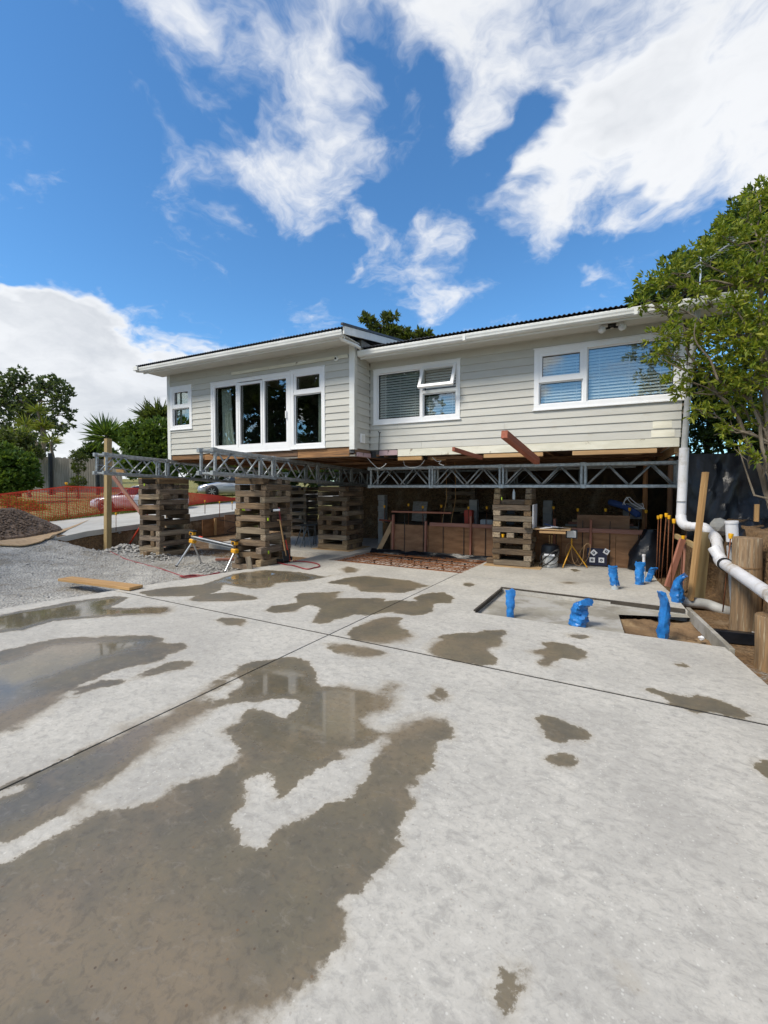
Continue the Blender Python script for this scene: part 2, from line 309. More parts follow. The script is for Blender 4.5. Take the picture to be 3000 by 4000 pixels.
bst = mth(nt, 'MULTIPLY', mth(nt, 'SUBTRACT', 1.0, mth(nt, 'MULTIPLY', film, .985)), .07)
bb = nd(nt, 'ShaderNodeBump', {'Strength': bst, 'Distance': .012, 'Height': hgt})
finish(nt, nd(nt, 'ShaderNodeBsdfPrincipled', {'Base Color': col, 'Roughness': rgh, 'Normal': bb.outputs[0], 'Specular IOR Level': mth(nt, 'ADD', .3, mth(nt, 'MULTIPLY', wm, .25))}).outputs[0])

# terrain: gravel, soil, grass by region attributes
m, nt = newmat('terrain')
tcn = nd(nt, 'ShaderNodeTexCoord').outputs['Object']
gr = nd(nt, 'ShaderNodeAttribute', attribute_name='gravel').outputs['Fac']
gs = nd(nt, 'ShaderNodeAttribute', attribute_name='grass').outputs['Fac']
a1 = nd(nt, 'ShaderNodeTexNoise', {'Vector': tcn, 'Scale': 1.4, 'Detail': 6.0, 'Roughness': .65})
a2 = nd(nt, 'ShaderNodeTexVoronoi', {'Vector': tcn, 'Scale': 26.0})
a3 = nd(nt, 'ShaderNodeTexNoise', {'Vector': tcn, 'Scale': 14.0, 'Detail': 6.0, 'Roughness': .7})
soilc = mixc(nt, sstep(nt, a3.outputs[0], .35, .65), (.20, .125, .065), (.11, .07, .04))
soilc = mixc(nt, sstep(nt, a1.outputs[0], .5, .7), soilc, (.27, .20, .13))
grav = mixc(nt, sstep(nt, a2.outputs['Distance'], .1, .6), (.50, .485, .455), (.30, .29, .27))
grav = mixc(nt, mth(nt, 'MULTIPLY', sstep(nt, a1.outputs[0], .48, .68), .7), grav, (.54, .525, .49))
grav = mixc(nt, mth(nt, 'MULTIPLY', sstep(nt, a1.outputs[0], .48, .36), .6), grav, (.20, .175, .135))
grs = mixc(nt, sstep(nt, a3.outputs[0], .35, .65), (.12, .15, .035), (.30, .24, .11))
col = mixc(nt, sstep(nt, mth(nt, 'ADD', gr, mth(nt, 'MULTIPLY', mth(nt, 'SUBTRACT', a3.outputs[0], .5), .6)), .4, .6), soilc, grav)
col = mixc(nt, sstep(nt, mth(nt, 'ADD', gs, mth(nt, 'MULTIPLY', mth(nt, 'SUBTRACT', a3.outputs[0], .5), .6)), .4, .6), col, grs)
hb = mth(nt, 'ADD', a2.outputs['Distance'], a3.outputs[0])
finish(nt, nd(nt, 'ShaderNodeBsdfPrincipled', {'Base Color': col, 'Roughness': .95, 'Specular IOR Level': .2,
      'Normal': nd(nt, 'ShaderNodeBump', {'Strength': .8, 'Distance': .03, 'Height': hb}).outputs[0]}).outputs[0])

# ------------------------------------------------------------------ builders
WM = {}
def place(o, parent=None, M=None):
    M = M or Matrix.Identity(4)
    COL.objects.link(o)
    o.matrix_basis = M; WM[o.name] = M
    if parent is not None:
        o.parent = parent; o.matrix_parent_inverse = WM[parent.name].inverted()
    return o
def tag(o, label=None, cat=None, group=None, kind=None):
    if label: o['label'] = label
    if cat: o['category'] = cat
    if group: o['group'] = group
    if kind: o['kind'] = kind
    return o
def thing(name, label, cat, loc=(0, 0, 0), group=None):
    o = bpy.data.objects.new(name, None); o.empty_display_size = .2
    place(o, None, Matrix.Translation(Vector(loc))); return tag(o, label, cat, group)
def mesh_obj(name, me, material, parent=None, M=None):
    o = bpy.data.objects.new(name, me)
    if material and not me.materials: me.materials.append(MATS[material])
    return place(o, parent, M)

class MB:
    def __init__(s): s.v = []; s.f = []
    def add(s, vs, fs, M=None):
        b = len(s.v)
        s.v += [tuple((M @ Vector(p)) if M else p) for p in vs]
        s.f += [tuple(i + b for i in f) for f in fs]; return s
    def box(s, x0, x1, y0, y1, z0, z1, M=None):
        vs = [(x0, y0, z0), (x1, y0, z0), (x1, y1, z0), (x0, y1, z0), (x0, y0, z1), (x1, y0, z1), (x1, y1, z1), (x0, y1, z1)]
        return s.add(vs, [(0, 3, 2, 1), (4, 5, 6, 7), (0, 1, 5, 4), (1, 2, 6, 5), (2, 3, 7, 6), (3, 0, 4, 7)], M)
    def bar(s, p0, p1, w, h, roll=0):
        M, L = frame(p0, p1, roll); return s.box(0, L, -w / 2, w / 2, -h / 2, h / 2, M)
    def tube(s, pts, r, n=8, cap=True, flat=1.0):
        pts = [Vector(p) for p in pts]; rs = r if isinstance(r, (list, tuple)) else [r] * len(pts)
        b = len(s.v); up = Vector((0, 0, 1)); prev = None
        for i, p in enumerate(pts):
            t = (pts[min(i + 1, len(pts) - 1)] - pts[max(i - 1, 0)]).normalized()
            if prev is None:
                a = t.cross(up) if abs(t.dot(up)) < .95 else t.cross(Vector((1, 0, 0)))
            else: a = prev - t * prev.dot(t)
            a.normalize(); prev = a; c = t.cross(a)
            for k in range(n):
                an = 2 * pi * k / n
                s.v.append(tuple(p + a * (rs[i] * cos(an)) + c * (rs[i] * flat * sin(an))))
        for i in range(len(pts) - 1):
            for k in range(n):
                k2 = (k + 1) % n
                s.f.append((b + i * n + k, b + i * n + k2, b + (i + 1) * n + k2, b + (i + 1) * n + k))
        if cap:
            s.f.append(tuple(b + k for k in reversed(range(n)))); e = b + (len(pts) - 1) * n
            s.f.append(tuple(e + k for k in range(n)))
        return s
    def lathe(s, prof, n=16, M=None, cap=True):
        vs = [(r * cos(2 * pi * k / n), r * sin(2 * pi * k / n), z) for r, z in prof for k in range(n)]
        fs = [(i * n + k, i * n + (k + 1) % n, (i + 1) * n + (k + 1) % n, (i + 1) * n + k) for i in range(len(prof) - 1) for k in range(n)]
        if cap: fs += [tuple(reversed(range(n))), tuple((len(prof) - 1) * n + k for k in range(n))]
        return s.add(vs, fs, M)
    def prism(s, poly, x0, x1, M=None):
        """poly in (y, z) extruded along x"""
        n = len(poly)
        vs = [(x0, y, z) for y, z in poly] + [(x1, y, z) for y, z in poly]
        fs = [tuple(range(n)), tuple(reversed(range(n, 2 * n)))] + [(k, k + n, (k + 1) % n + n, (k + 1) % n) for k in range(n)]
        return s.add(vs, fs, M)
    def build(s, name, material, parent=None, smooth=False, normals=True):
        vs = np.array(s.v, float)
        lo, hi = vs.min(0), vs.max(0); o = Vector(((lo[0] + hi[0]) / 2, (lo[1] + hi[1]) / 2, lo[2]))
        me = bpy.data.meshes.new(name); me.from_pydata([tuple(Vector(p) - o) for p in s.v], [], s.f)
        if normals:
            bm = bmesh.new(); bm.from_mesh(me); bmesh.ops.recalc_face_normals(bm, faces=bm.faces); bm.to_mesh(me); bm.free()
        if smooth:
            me.shade_smooth()
            try: me.set_sharp_from_angle(angle=radians(40))
            except Exception: pass
        return mesh_obj(name, me, material, parent, Matrix.Translation(o))
def frame(p0, p1, roll=0):
    p0, p1 = Vector(p0), Vector(p1); d = p1 - p0; L = d.length; x = d / L
    up = Vector((0, 0, 1)) if abs(x.z) < .98 else Vector((0, 1, 0))
    y = up.cross(x).normalized(); z = x.cross(y)
    M = Matrix(((x.x, y.x, z.x, p0.x), (x.y, y.y, z.y, p0.y), (x.z, y.z, z.z, p0.z), (0, 0, 0, 1)))
    if roll: M = M @ Matrix.Rotation(roll, 4, 'X')
    return M, L
BEAMC = {}
def beam_mesh(L, w, h, ch, material):
    k = (round(L, 3), round(w, 3), round(h, 3), ch, material)
    if k not in BEAMC:
        bm = bmesh.new(); bmesh.ops.create_cube(bm, size=1)
        for v in bm.verts: v.co = Vector(((v.co.x + .5) * L, v.co.y * w, v.co.z * h))
        if ch: bmesh.ops.bevel(bm, geom=bm.edges[:], offset=ch, segments=1, affect='EDGES')
        me = bpy.data.meshes.new('beam'); bm.to_mesh(me); bm.free(); me.materials.append(MATS[material]); BEAMC[k] = me
    return BEAMC[k]
def beam(name, p0, p1, w, h, material, parent=None, roll=0, ch=.004):
    M, L = frame(p0, p1, roll)
    return mesh_obj(name, beam_mesh(round(L, 2), w, h, ch, material), None, parent, M)
def rod(name, p0, p1, r, material, parent=None, n=8):
    return MB().tube([p0, p1], r, n).build(name, material, parent, smooth=True)

def leaves(name, pts, dirs, size, aspect, material, parent=None, fold=.25, sizevar=.35):
    """one small folded four-point leaf per point, as one mesh"""
    pts = np.asarray(pts, float); N = len(pts); d = np.asarray(dirs, float)
    d /= np.linalg.norm(d, axis=1)[:, None] + 1e-9
    ref = rng.normal(size=(N, 3)); s = np.cross(d, ref); s /= np.linalg.norm(s, axis=1)[:, None] + 1e-9
    nrm = np.cross(s, d); L = size * (1 + sizevar * rng.uniform(-1, 1, N))[:, None]; w = L * aspect
    v = np.empty((N, 4, 3)); v[:, 0] = pts; v[:, 1] = pts + d * L * .5 + s * w * .5 + nrm * w * fold
    v[:, 2] = pts + d * L - nrm * L * .12; v[:, 3] = pts + d * L * .5 - s * w * .5 + nrm * w * fold
    o = pts.mean(0); o[2] = v[..., 2].min(); v = v - o
    me = bpy.data.meshes.new(name)
    me.vertices.add(N * 4); me.vertices.foreach_set('co', v.reshape(-1))
    tri = np.empty((N, 2, 3), int); b = np.arange(N) * 4
    tri[:, 0] = np.stack([b, b + 1, b + 2], 1); tri[:, 1] = np.stack([b, b + 2, b + 3], 1)
    me.loops.add(N * 6); me.loops.foreach_set('vertex_index', tri.reshape(-1))
    me.polygons.add(N * 2); me.polygons.foreach_set('loop_start', np.arange(N * 2) * 3)
    at = me.attributes.new('rnd', 'FLOAT', 'POINT'); at.data.foreach_set('value', np.repeat(rng.random(N), 4))
    me.update(); me.validate()
    return mesh_obj(name, me, material, parent, Matrix.Translation(Vector(o)))

SLABZ = 0.0
# ------------------------------------------------------------------ ground
def S(a, b, x):
    t = np.clip((x - a) / (b - a), 0, 1); return t * t * (3 - 2 * t)
def vnoise(x, y, sc, seed=0):
    return np.array([mnoise.noise(Vector((a * sc + seed, b * sc, seed * 1.7))) for a, b in zip(np.ravel(x), np.ravel(y))]).reshape(np.shape(x))
def drive_z(y): return np.clip(.40 + .052 * (y - 7.8), .26, 2.4)
def terrain_z(x, y, rough=True):
    x = np.asarray(x, float); y = np.asarray(y, float)
    dz = drive_z(y)
    pad = -.14 + 0 * x
    near = S(-9.2, -13.2, x); far = S(-12.98, -13.08, x); s = S(6.2, 7.4, y)
    t = near * (1 - s) + far * s
    z = pad + (dz - pad) * t
    z = z + np.where(x < -17.2, np.minimum((-17.2 - x) * .018, 1.2), 0)
    # ground behind the house and the cut bank under it
    bank = S(12.6, 13.0, y) * S(-8.6, -7.8, x) * (1 - S(.9, 1.1, x))
    z = z + (1.95 - z) * bank
    sb = S(13.2, 14.4, y) * S(-13, -12, x) * (1 - S(-8.2, -7.8, x))
    z = z + (dz - z) * sb
    # right-hand bank
    rb = S(1.66, 1.72, x) * (1 - S(8.9, 9.15, y))
    z = z + (1.0 + .05 * (y - 6) - z) * rb
    rb2 = S(8.95, 9.3, y) * S(1.25, 1.5, x)
    z = z + (2.0 - z) * rb2
    z = np.where(y > 40, z * 0 + 2.2, z)
    if rough:
        m = np.where((x > -14) & (x < -6.3) & (y < 9.2), 1.0, .35) * np.where((x > -17.3) & (x < -13.0) & (y > 6.8), .1, 1.0)
        z = z + m * (.045 * vnoise(x, y, .9, 3) + .022 * vnoise(x, y, 4.0, 9))
    return z
def lin(a, b, n): return list(np.linspace(a, b, n, endpoint=False))
xs = np.array(lin(-900, -200, 6) + lin(-200, -60, 10) + lin(-60, -26, 14) + lin(-26, -14, 34) + lin(-14, -13.1, 6) + [-13.08, -13.04, -13.0, -12.97] + lin(-12.9, -6, 80) +
              lin(-6, 1.0, 16) + lin(1.0, 3, 34) + lin(3, 20, 12) + lin(20, 200, 10) + lin(200, 901, 6) + [900])
ys = np.array(lin(-900, -60, 8) + lin(-60, -5, 12) + lin(-5, 2, 14) + lin(2, 9.5, 90) + lin(9.5, 15, 34) + lin(15, 40, 30) + lin(40, 200, 10) + lin(200, 901, 6) + [900])
XX, YY = np.meshgrid(xs, ys)
ZZ = terrain_z(XX, YY)
nx, ny = len(xs), len(ys)
me = bpy.data.meshes.new('ground')
fs = [(j * nx + i, j * nx + i + 1, (j + 1) * nx + i + 1, (j + 1) * nx + i) for j in range(ny - 1) for i in range(nx - 1)]
me.from_pydata(list(zip(XX.ravel(), YY.ravel(), ZZ.ravel())), [], fs)
gv = ((XX > -15) & (XX < -5.5) & (YY < 8.9) & (ZZ < .5)).astype(float)
gv = np.maximum(gv * S(8.9, 7.6, YY), ((XX > 1.0) & (XX < 1.7) & (YY < 5.6)) * .45)
gv = gv * (1 - ((XX < -12.9) & (YY > 6.6)))
gsx = (XX < -16.9).astype(float) * (1 - .25 * ((XX < -18.6) & (XX > -26))) + ((YY > 14) & (XX < 0)) * 1.0 + (YY > 20) + ((XX > 3)) * 1.0
for nm, arr in (('gravel', gv), ('grass', np.clip(gsx, 0, 1))):
    at = me.attributes.new(nm, 'FLOAT', 'POINT'); at.data.foreach_set('value', arr.ravel().astype(np.float32))
me.shade_smooth()
tag(mesh_obj('ground', me, 'terrain'), kind='structure')

# ---- concrete driveway beside the house
mb = MB(); ysd = np.linspace(5.4, 40, 36)
for i in range(len(ysd) - 1):
    a, b = ysd[i], ysd[i + 1]; za, zb = [float(drive_z(v)) + .05 - .16 * float(1 - S(5.4, 7.6, v)) for v in (a, b)]
    e0 = -13.02
    mb.add([(-17.0, a, za), (e0, a, za), (e0, b, zb), (-17.0, b, zb), (-17.0, a, za - .15), (e0, a, za - .15), (e0, b, zb - .15), (-17.0, b, zb - .15)],
           [(0, 1, 2, 3), (1, 5, 6, 2), (0, 3, 7, 4)] + ([(0, 4, 5, 1)] if i == 0 else []))
tag(mb.build('driveway', 'driveway_concrete', normals=False), kind='structure')

# ---- concrete slab in sawn panels, with its wet patches
PIT = [(-5.64, 8.42), (-2.47, 8.24), (-2.32, 10.28), (-5.5, 10.7)]
RECESS = [(-1.49, 7.26), (1.0, 7.06), (1.13, 5.62), (-1.53, 5.72)]
OUT = [(-8.6, -3), (1.75, -3), (1.24, 4.64), (1.13, 5.62), (-1.53, 5.72), (-1.49, 7.26), (1.0, 7.06), (.98, 7.65), (.84, 9.1), (.82, 10.27),
       (-2.32, 10.28), (-2.47, 8.24), (-5.64, 8.42), (-5.5, 10.7), (-5.45, 12.7), (-10.4, 12.7), (-10.4, 9.28), (-6.22, 9.2), (-6.24, 7.72), (-7.35, 3.0)]
def clip(poly, a, b, side, gap):
    """keep the part of poly on one side of line a-b, set back by gap"""
    a = np.array(a); b = np.array(b); n = np.array((-(b - a)[1], (b - a)[0])); n = n / np.linalg.norm(n) * side
    out = []
    for i in range(len(poly)):
        p, r = np.array(poly[i]), np.array(poly[(i + 1) % len(poly)])
        dp, dr = (p - a) @ n - gap, (r - a) @ n - gap
        if dp >= 0: out.append(tuple(p))
        if dp * dr < 0: out.append(tuple(p + (r - p) * dp / (dp - dr)))
    return out
def g2(x, y): v = G(x, y); return (v.x, v.y)
LA = (g2(0, 1707), g2(*q('B', 320, 45))); LB = (g2(*q('A', 530, 125)), g2(1659, 1566))
LC = (g2(*q('7', 200, 1000)), g2(*q('7', 1480, 1110)))
def polysd(pts, poly):
    poly = np.array(poly); a = poly; b = np.roll(poly, -1, 0)
    d2 = np.full(len(pts), 1e9); ins = np.zeros(len(pts), bool)
    for p, r in zip(a, b):
        e = r - p; w = pts - p; t = np.clip((w @ e) / (e @ e + 1e-12), 0, 1)
        dd = ((w - t[:, None] * e) ** 2).sum(1); d2 = np.minimum(d2, dd)
        c = ((p[1] > pts[:, 1]) != (r[1] > pts[:, 1])) & (pts[:, 0] < (r[0] - p[0]) * (pts[:, 1] - p[1]) / (r[1] - p[1] + 1e-12) + p[0])
        ins ^= c
    d = np.sqrt(d2); return np.where(ins, d, -d)
def zp(z, pts): return [g2(*q(z, *p)) for p in pts]
def fp(pts): return [g2(*p) for p in pts]
big = [q('A', *p) for p in [(-40, 985), (0, 968), (200, 880), (400, 785), (480, 735), (500, 700), (580, 678), (700, 640), (800, 578), (870, 550), (900, 512), (960, 492), (1010, 472), (1035, 440), (1090, 425), (1160, 420), (1220, 408), (1290, 405), (1330, 430), (1360, 470), (1370, 512), (1400, 530), (1480, 520), (1560, 536), (1620, 545)]]
big += [q('B', *p) for p in [(0, 508), (60, 510), (95, 530), (60, 552), (78, 590), (70, 625), (20, 650), (-30, 660), (-60, 672), (-40, 700), (0, 713), (40, 695), (100, 665), (180, 648), (240, 655), (290, 680), (306, 720), (290, 762), (225, 780), (210, 830), (215, 900), (160, 920), (132, 960), (125, 1030), (112, 1080)]]
big += [q('D', *p) for p in [(112, 140), (75, 240), (60, 330), (0, 430)]] + [q('C', *p) for p in [(1640, 462), (1560, 520), (1490, 570), (1480, 680), (1490, 720), (1440, 840), (1400, 900), (1330, 950), (1200, 1040), (1100, 1120), (900, 1300), (-200, 1500), (-600, 900), (-300, 100)]]
bigw = fp(big)
h1 = zp('A', [(375, 1050), (400, 990), (470, 960), (560, 890), (700, 800), (780, 740), (860, 690), (930, 640), (970, 615), (1040, 610), (1150, 590), (1240, 588), (1302, 588), (1285, 630), (1215, 675), (1160, 640), (1090, 632), (1050, 650), (1030, 690), (960, 715), (945, 740), (1010, 770), (1030, 800), (1010, 850), (930, 910), (830, 925), (740, 970), (640, 1050), (540, 1040), (440, 1050)])
h2 = zp('A', [(1160, 910), (1180, 950), (1190, 1020), (1240, 990), (1330, 920), (1420, 860), (1540, 810), (1640, 770), (1652, 780), (1610, 850), (1600, 920), (1500, 1010), (1440, 1030), (1400, 1045), (1300, 1100)]) + zp('C', [(1270, 240), (1210, 260), (1170, 310), (1130, 350), (1080, 335), (1040, 320), (1020, 280), (990, 205), (1050, 150), (1060, 90), (1065, 60), (1110, 33)])
h3 = zp('A', [(890, 570), (950, 550), (1000, 520), (995, 492), (1050, 500), (1050, 520), (980, 560), (985, 580), (930, 588)])
h4 = zp('A', [(-60, 1010), (0, 985), (100, 950), (108, 968), (60, 992), (0, 1012), (-60, 1040)])
h5 = zp('C', [(-40, 330), (80, 290), (240, 215), (380, 170), (440, 175), (330, 240), (200, 320), (60, 390), (-40, 430)])
PATCH = [zp('A', p) for p in [
    [(-300, 430), (-100, 400), (0, 380), (100, 355), (250, 325), (450, 312), (640, 312), (705, 325), (690, 345), (800, 342), (812, 362), (740, 395), (690, 420), (590, 445), (480, 470), (370, 515), (290, 560), (270, 600), (160, 680), (60, 735), (0, 745), (-300, 850)],
    [(-200, 260), (0, 222), (170, 192), (330, 162), (500, 142), (560, 147), (530, 165), (480, 190), (545, 195), (640, 185), (750, 185), (760, 205), (700, 230), (560, 228), (420, 235), (230, 250), (100, 290), (0, 300), (-200, 330)],
    [(590, 125), (720, 105), (870, 92), (960, 80), (960, 115), (880, 140), (750, 145), (650, 145)],
    [(800, 158), (870, 135), (1000, 125), (1090, 140), (1120, 155), (1000, 166), (860, 168)],
    [(880, 90), (1010, 45), (1130, 28), (1300, 38), (1400, 58), (1480, 45), (1330, 77), (1190, 87), (1190, 102), (1100, 112), (960, 92)],
    [(575, 490), (640, 455), (740, 425), (830, 418), (855, 428), (800, 455), (690, 480), (600, 500)],
    [(300, 570), (340, 535), (450, 500), (560, 505), (500, 532), (390, 547), (330, 578)],
    [(1140, 205), (1170, 185), (1290, 170), (1270, 145), (1300, 128), (1480, 122), (1480, 135), (1450, 150), (1560, 150), (1659, 150), (1659, 170), (1520, 225), (1400, 262), (1340, 255), (1370, 225), (1385, 195), (1340, 178), (1300, 190), (1290, 210), (1180, 215)],
    [(1405, 85), (1500, 62), (1590, 53), (1659, 62), (1760, 72), (1860, 98), (1740, 128), (1659, 130), (1560, 122), (1500, 95)],
    [(1460, 25), (1500, 13), (1560, 25), (1540, 40), (1490, 42)],
    [(930, 245), (960, 235), (1060, 240), (1078, 258), (1040, 272), (970, 270)],
]] + [zp('B', p) for p in [
    [(170, 365), (200, 335), (250, 310), (320, 300), (400, 300), (440, 290), (520, 290), (538, 305), (500, 320), (530, 345), (510, 365), (460, 375), (490, 410), (480, 435), (420, 445), (330, 430), (240, 410), (185, 390)],
    [(615, 380), (690, 365), (680, 342), (720, 338), (800, 350), (870, 375), (882, 400), (860, 420), (760, 412), (740, 430), (740, 450), (690, 450), (660, 430), (680, 412), (640, 395)],
    [(1120, 545), (1160, 538), (1230, 560), (1320, 580), (1350, 568), (1420, 585), (1530, 620), (1600, 660), (1540, 668), (1420, 648), (1330, 645), (1250, 615), (1200, 575)],
    [(185, 575), (215, 545), (225, 528), (260, 545), (290, 575), (265, 602), (220, 600)],
    [(655, 665), (690, 655), (760, 670), (830, 700), (900, 745), (880, 762), (780, 775), (720, 765), (680, 735)],
    [(707, 830), (735, 815), (800, 830), (845, 860), (840, 885), (800, 892), (740, 875), (712, 855)],
    [(1580, 860), (1659, 850), (1760, 860), (1720, 960), (1659, 940), (1610, 905)],
    [(785, 305), (840, 302), (895, 318), (860, 328), (800, 318)], [(1255, 435), (1290, 432), (1328, 450), (1290, 452)],
    [(750, 80), (800, 77), (855, 84), (820, 92), (770, 90)], [(770, 30), (830, 22), (860, 38), (820, 52), (780, 45)], [(335, 88), (370, 80), (400, 92), (360, 104)],
    [(15, 205), (60, 178), (120, 175), (150, 165), (130, 150), (180, 130), (260, 125), (305, 150), (290, 172), (210, 176), (215, 210), (150, 226), (80, 222)],
]] + [zp('D', p) for p in [
    [(530, 830), (570, 835), (615, 865), (610, 905), (560, 940), (545, 1010), (530, 1075), (505, 1040), (490, 990), (455, 960), (480, 930), (500, 880)],
    [(1000, 825), (1030, 880), (1072, 940), (1050, 945), (1020, 905), (1000, 860)]]] + [fp(p) for p in [
    [(748, 1368), (780, 1345), (835, 1330), (870, 1335), (862, 1350), (900, 1372), (890, 1388), (820, 1395), (760, 1385)],
    [(697, 1390), (740, 1388), (800, 1396), (838, 1410), (830, 1422), (770, 1422), (720, 1410)],
    [(740, 1325), (800, 1302), (860, 1296), (900, 1300), (880, 1318), (790, 1330)],
    [(470, 1470), (490, 1455), (540, 1440), (560, 1445), (520, 1462)]]]
def wetness(pts):
    w = np.full(len(pts), -9.0)
    for p in PATCH: w = np.maximum(w, polysd(pts, p))
    b = polysd(pts, bigw)
    for hh in (h1, h2, h3, h4, h5): b = np.minimum(b, -polysd(pts, hh))
    return np.maximum(w, b)
POOLS = [zp('A', [(-200, 470), (0, 420), (200, 350), (450, 318), (690, 326), (600, 372), (430, 420), (250, 500), (120, 600), (0, 660), (-200, 720)]), PATCH[1], PATCH[4], fp([(500, 1445), (600, 1425), (690, 1440), (870, 1480), (870, 1560), (800, 1640), (690, 1690), (560, 1640), (470, 1580), (500, 1500)]), fp([(-100, 1740), (0, 1705), (240, 1590), (340, 1540), (350, 1575), (220, 1680), (60, 1770), (-100, 1830)])]
def poolness(pts):
    w = np.full(len(pts), -1.0)
    for p in POOLS: w = np.maximum(w, polysd(pts, p))
    return np.clip(w, -1, .6)
slab = tag(mesh_obj('slab', (lambda me: (me.from_pydata([(-6.9, 3.2, -.005), (-6.4, 0, -.005), (-6, -3, -.005), (1.3, -3, -.005), (1.1, 4.6, -.005), (1.05, 5.5, -.005), (-1.6, 5.6, -.005), (-2.6, 8.1, -.005), (-6.0, 8.3, -.005), (-6.2, 7.6, -.005)], [], [(0, 1, 2, 3, 4, 5, 6, 7, 8, 9)]), me)[1])(bpy.data.meshes.new('slab_bed')), 'joint_black'), kind='structure')
GAP = .0085
panels = []
for sa in (1, -1):
    p1 = clip(OUT, *LA, sa, GAP)
    for sb in (1, -1):
        p2 = clip(p1, *LB, sb, .016)
        if sa < 0 and sb > 0:
            panels += [clip(p2, *LC, 1, .008), clip(p2, *LC, -1, .008)]
        else: panels.append(p2)
gx = list(np.arange(-7.6, 1.6, .06)); gy = list(np.arange(.9, 4.6, .045)) + list(np.arange(4.6, 8.6, .09))
for pn in panels:
    bm = bmesh.new()
    vs = [bm.verts.new((x, y, 0)) for x, y in pn]
    es = [bm.edges.new((vs[i], vs[(i + 1) % len(vs)])) for i in range(len(vs)) if (Vector(pn[i]) - Vector(pn[(i + 1) % len(pn)])).length > 1e-6]
    f = bmesh.ops.triangle_fill(bm, use_beauty=True, edges=es)
    bmesh.ops.recalc_face_normals(bm, faces=bm.faces)
    if bm.faces and sum(ff.normal.z for ff in bm.faces) < 0: bmesh.ops.reverse_faces(bm, faces=bm.faces)
    xa, xb = min(p[0] for p in pn), max(p[0] for p in pn); ya, yb = min(p[1] for p in pn), max(p[1] for p in pn)
    for gxx in gx:
        if xa < gxx < xb: bmesh.ops.bisect_plane(bm, geom=bm.verts[:] + bm.edges[:] + bm.faces[:], plane_co=(gxx, 0, 0), plane_no=(1, 0, 0))
    for gyy in gy:
        if ya < gyy < yb: bmesh.ops.bisect_plane(bm, geom=bm.verts[:] + bm.edges[:] + bm.faces[:], plane_co=(0, gyy, 0), plane_no=(0, 1, 0))
    bedge = [e for e in bm.edges if e.is_boundary]
    r = bmesh.ops.extrude_edge_only(bm, edges=bedge)
    for v in [g for g in r['geom'] if isinstance(g, bmesh.types.BMVert)]: v.co.z = -.30
    bmesh.ops.recalc_face_normals(bm, faces=bm.faces)
    me = bpy.data.meshes.new('slab_panel'); bm.to_mesh(me); bm.free()
    co = np.empty(len(me.vertices) * 3, np.float32); me.vertices.foreach_get('co', co); co = co.reshape(-1, 3)
    w = wetness(co[:, :2].astype(float)); w[co[:, 2] < -.1] = -.3
    at = me.attributes.new('wet', 'FLOAT', 'POINT'); at.data.foreach_set('value', w.astype(np.float32))
    at = me.attributes.new('pool', 'FLOAT', 'POINT'); at.data.foreach_set('value', poolness(co[:, :2].astype(float)).astype(np.float32))
    mesh_obj('slab_panel', me, 'slab_concrete', slab)
# recess floor (set down), dirt bed, formwork board at its edge
mb = MB(); R0 = RECESS
f0 = [Vector((x, y, -.055)) for x, y in R0]
mb.add([f0[0], f0[3], G(*q('B', 1040, 306), -.055), G(*q('B', 1013, 222), -.055), G(*q('B', 1330, 236), -.055), f0[1]], [(0, 1, 2, 3, 4, 5)])
mb.build('recess_floor', 'mud_concrete', slab, normals=False)
mb = MB(); c = [G(*q('B', 1040, 306), -.055), G(*q('B', 1013, 222), -.055), G(*q('B', 1330, 236), -.055), Vector((1.13, 5.6, -.055)), Vector((1.0, 7.0, -.055))]
n = 26; A0, A1, B0, B1 = Vector((.02, 5.66, 0)), Vector((1.12, 5.62, 0)), Vector((.02, 6.62, 0)), Vector((1.04, 6.66, 0))
A0 = c[0].copy(); B0 = c[1].copy(); B1 = c[2].copy()
vs, fs = [], []
for j in range(n):
    for i in range(n):
        p = (A0.lerp(A1, i / (n - 1))).lerp(B0.lerp(B1, i / (n - 1)), j / (n - 1))
        p.z = -.12 + .03 * mnoise.noise(p * 5) + .02 * mnoise.noise(p * 14); vs.append(tuple(p))
fs = [(j * n + i, j * n + i + 1, (j + 1) * n + i + 1, (j + 1) * n + i) for j in range(n - 1) for i in range(n - 1)]
tag(mb.__class__().add(vs, fs).build('dirt_bed', 'soil', normals=False), kind='structure')
beam('formwork_board', (1.16, 5.5, -.045), (1.02, 7.15, -.045), .05, .15, 'mud_concrete', slab)
beam('edging', G(*q('B', 505, 108), .0) + Vector((0, 0, -.005)), G(*q('B', 1300, 205), 0) + Vector((0, 0, -.005)), .034, .055, 'recess_edge', slab)
beam('edging', G(*q('B', 508, 112), .0) + Vector((0, 0, -.005)), G(*q('B', 392, 208), 0) + Vector((0, 0, -.005)), .034, .055, 'recess_edge', slab)
# reinforcing pit
mb = MB(); mb.add([(x, y, -.125) for x, y in PIT], [(0, 1, 2, 3)])
tag(mb.build('pit_floor', 'pit_bed', normals=False), kind='structure')
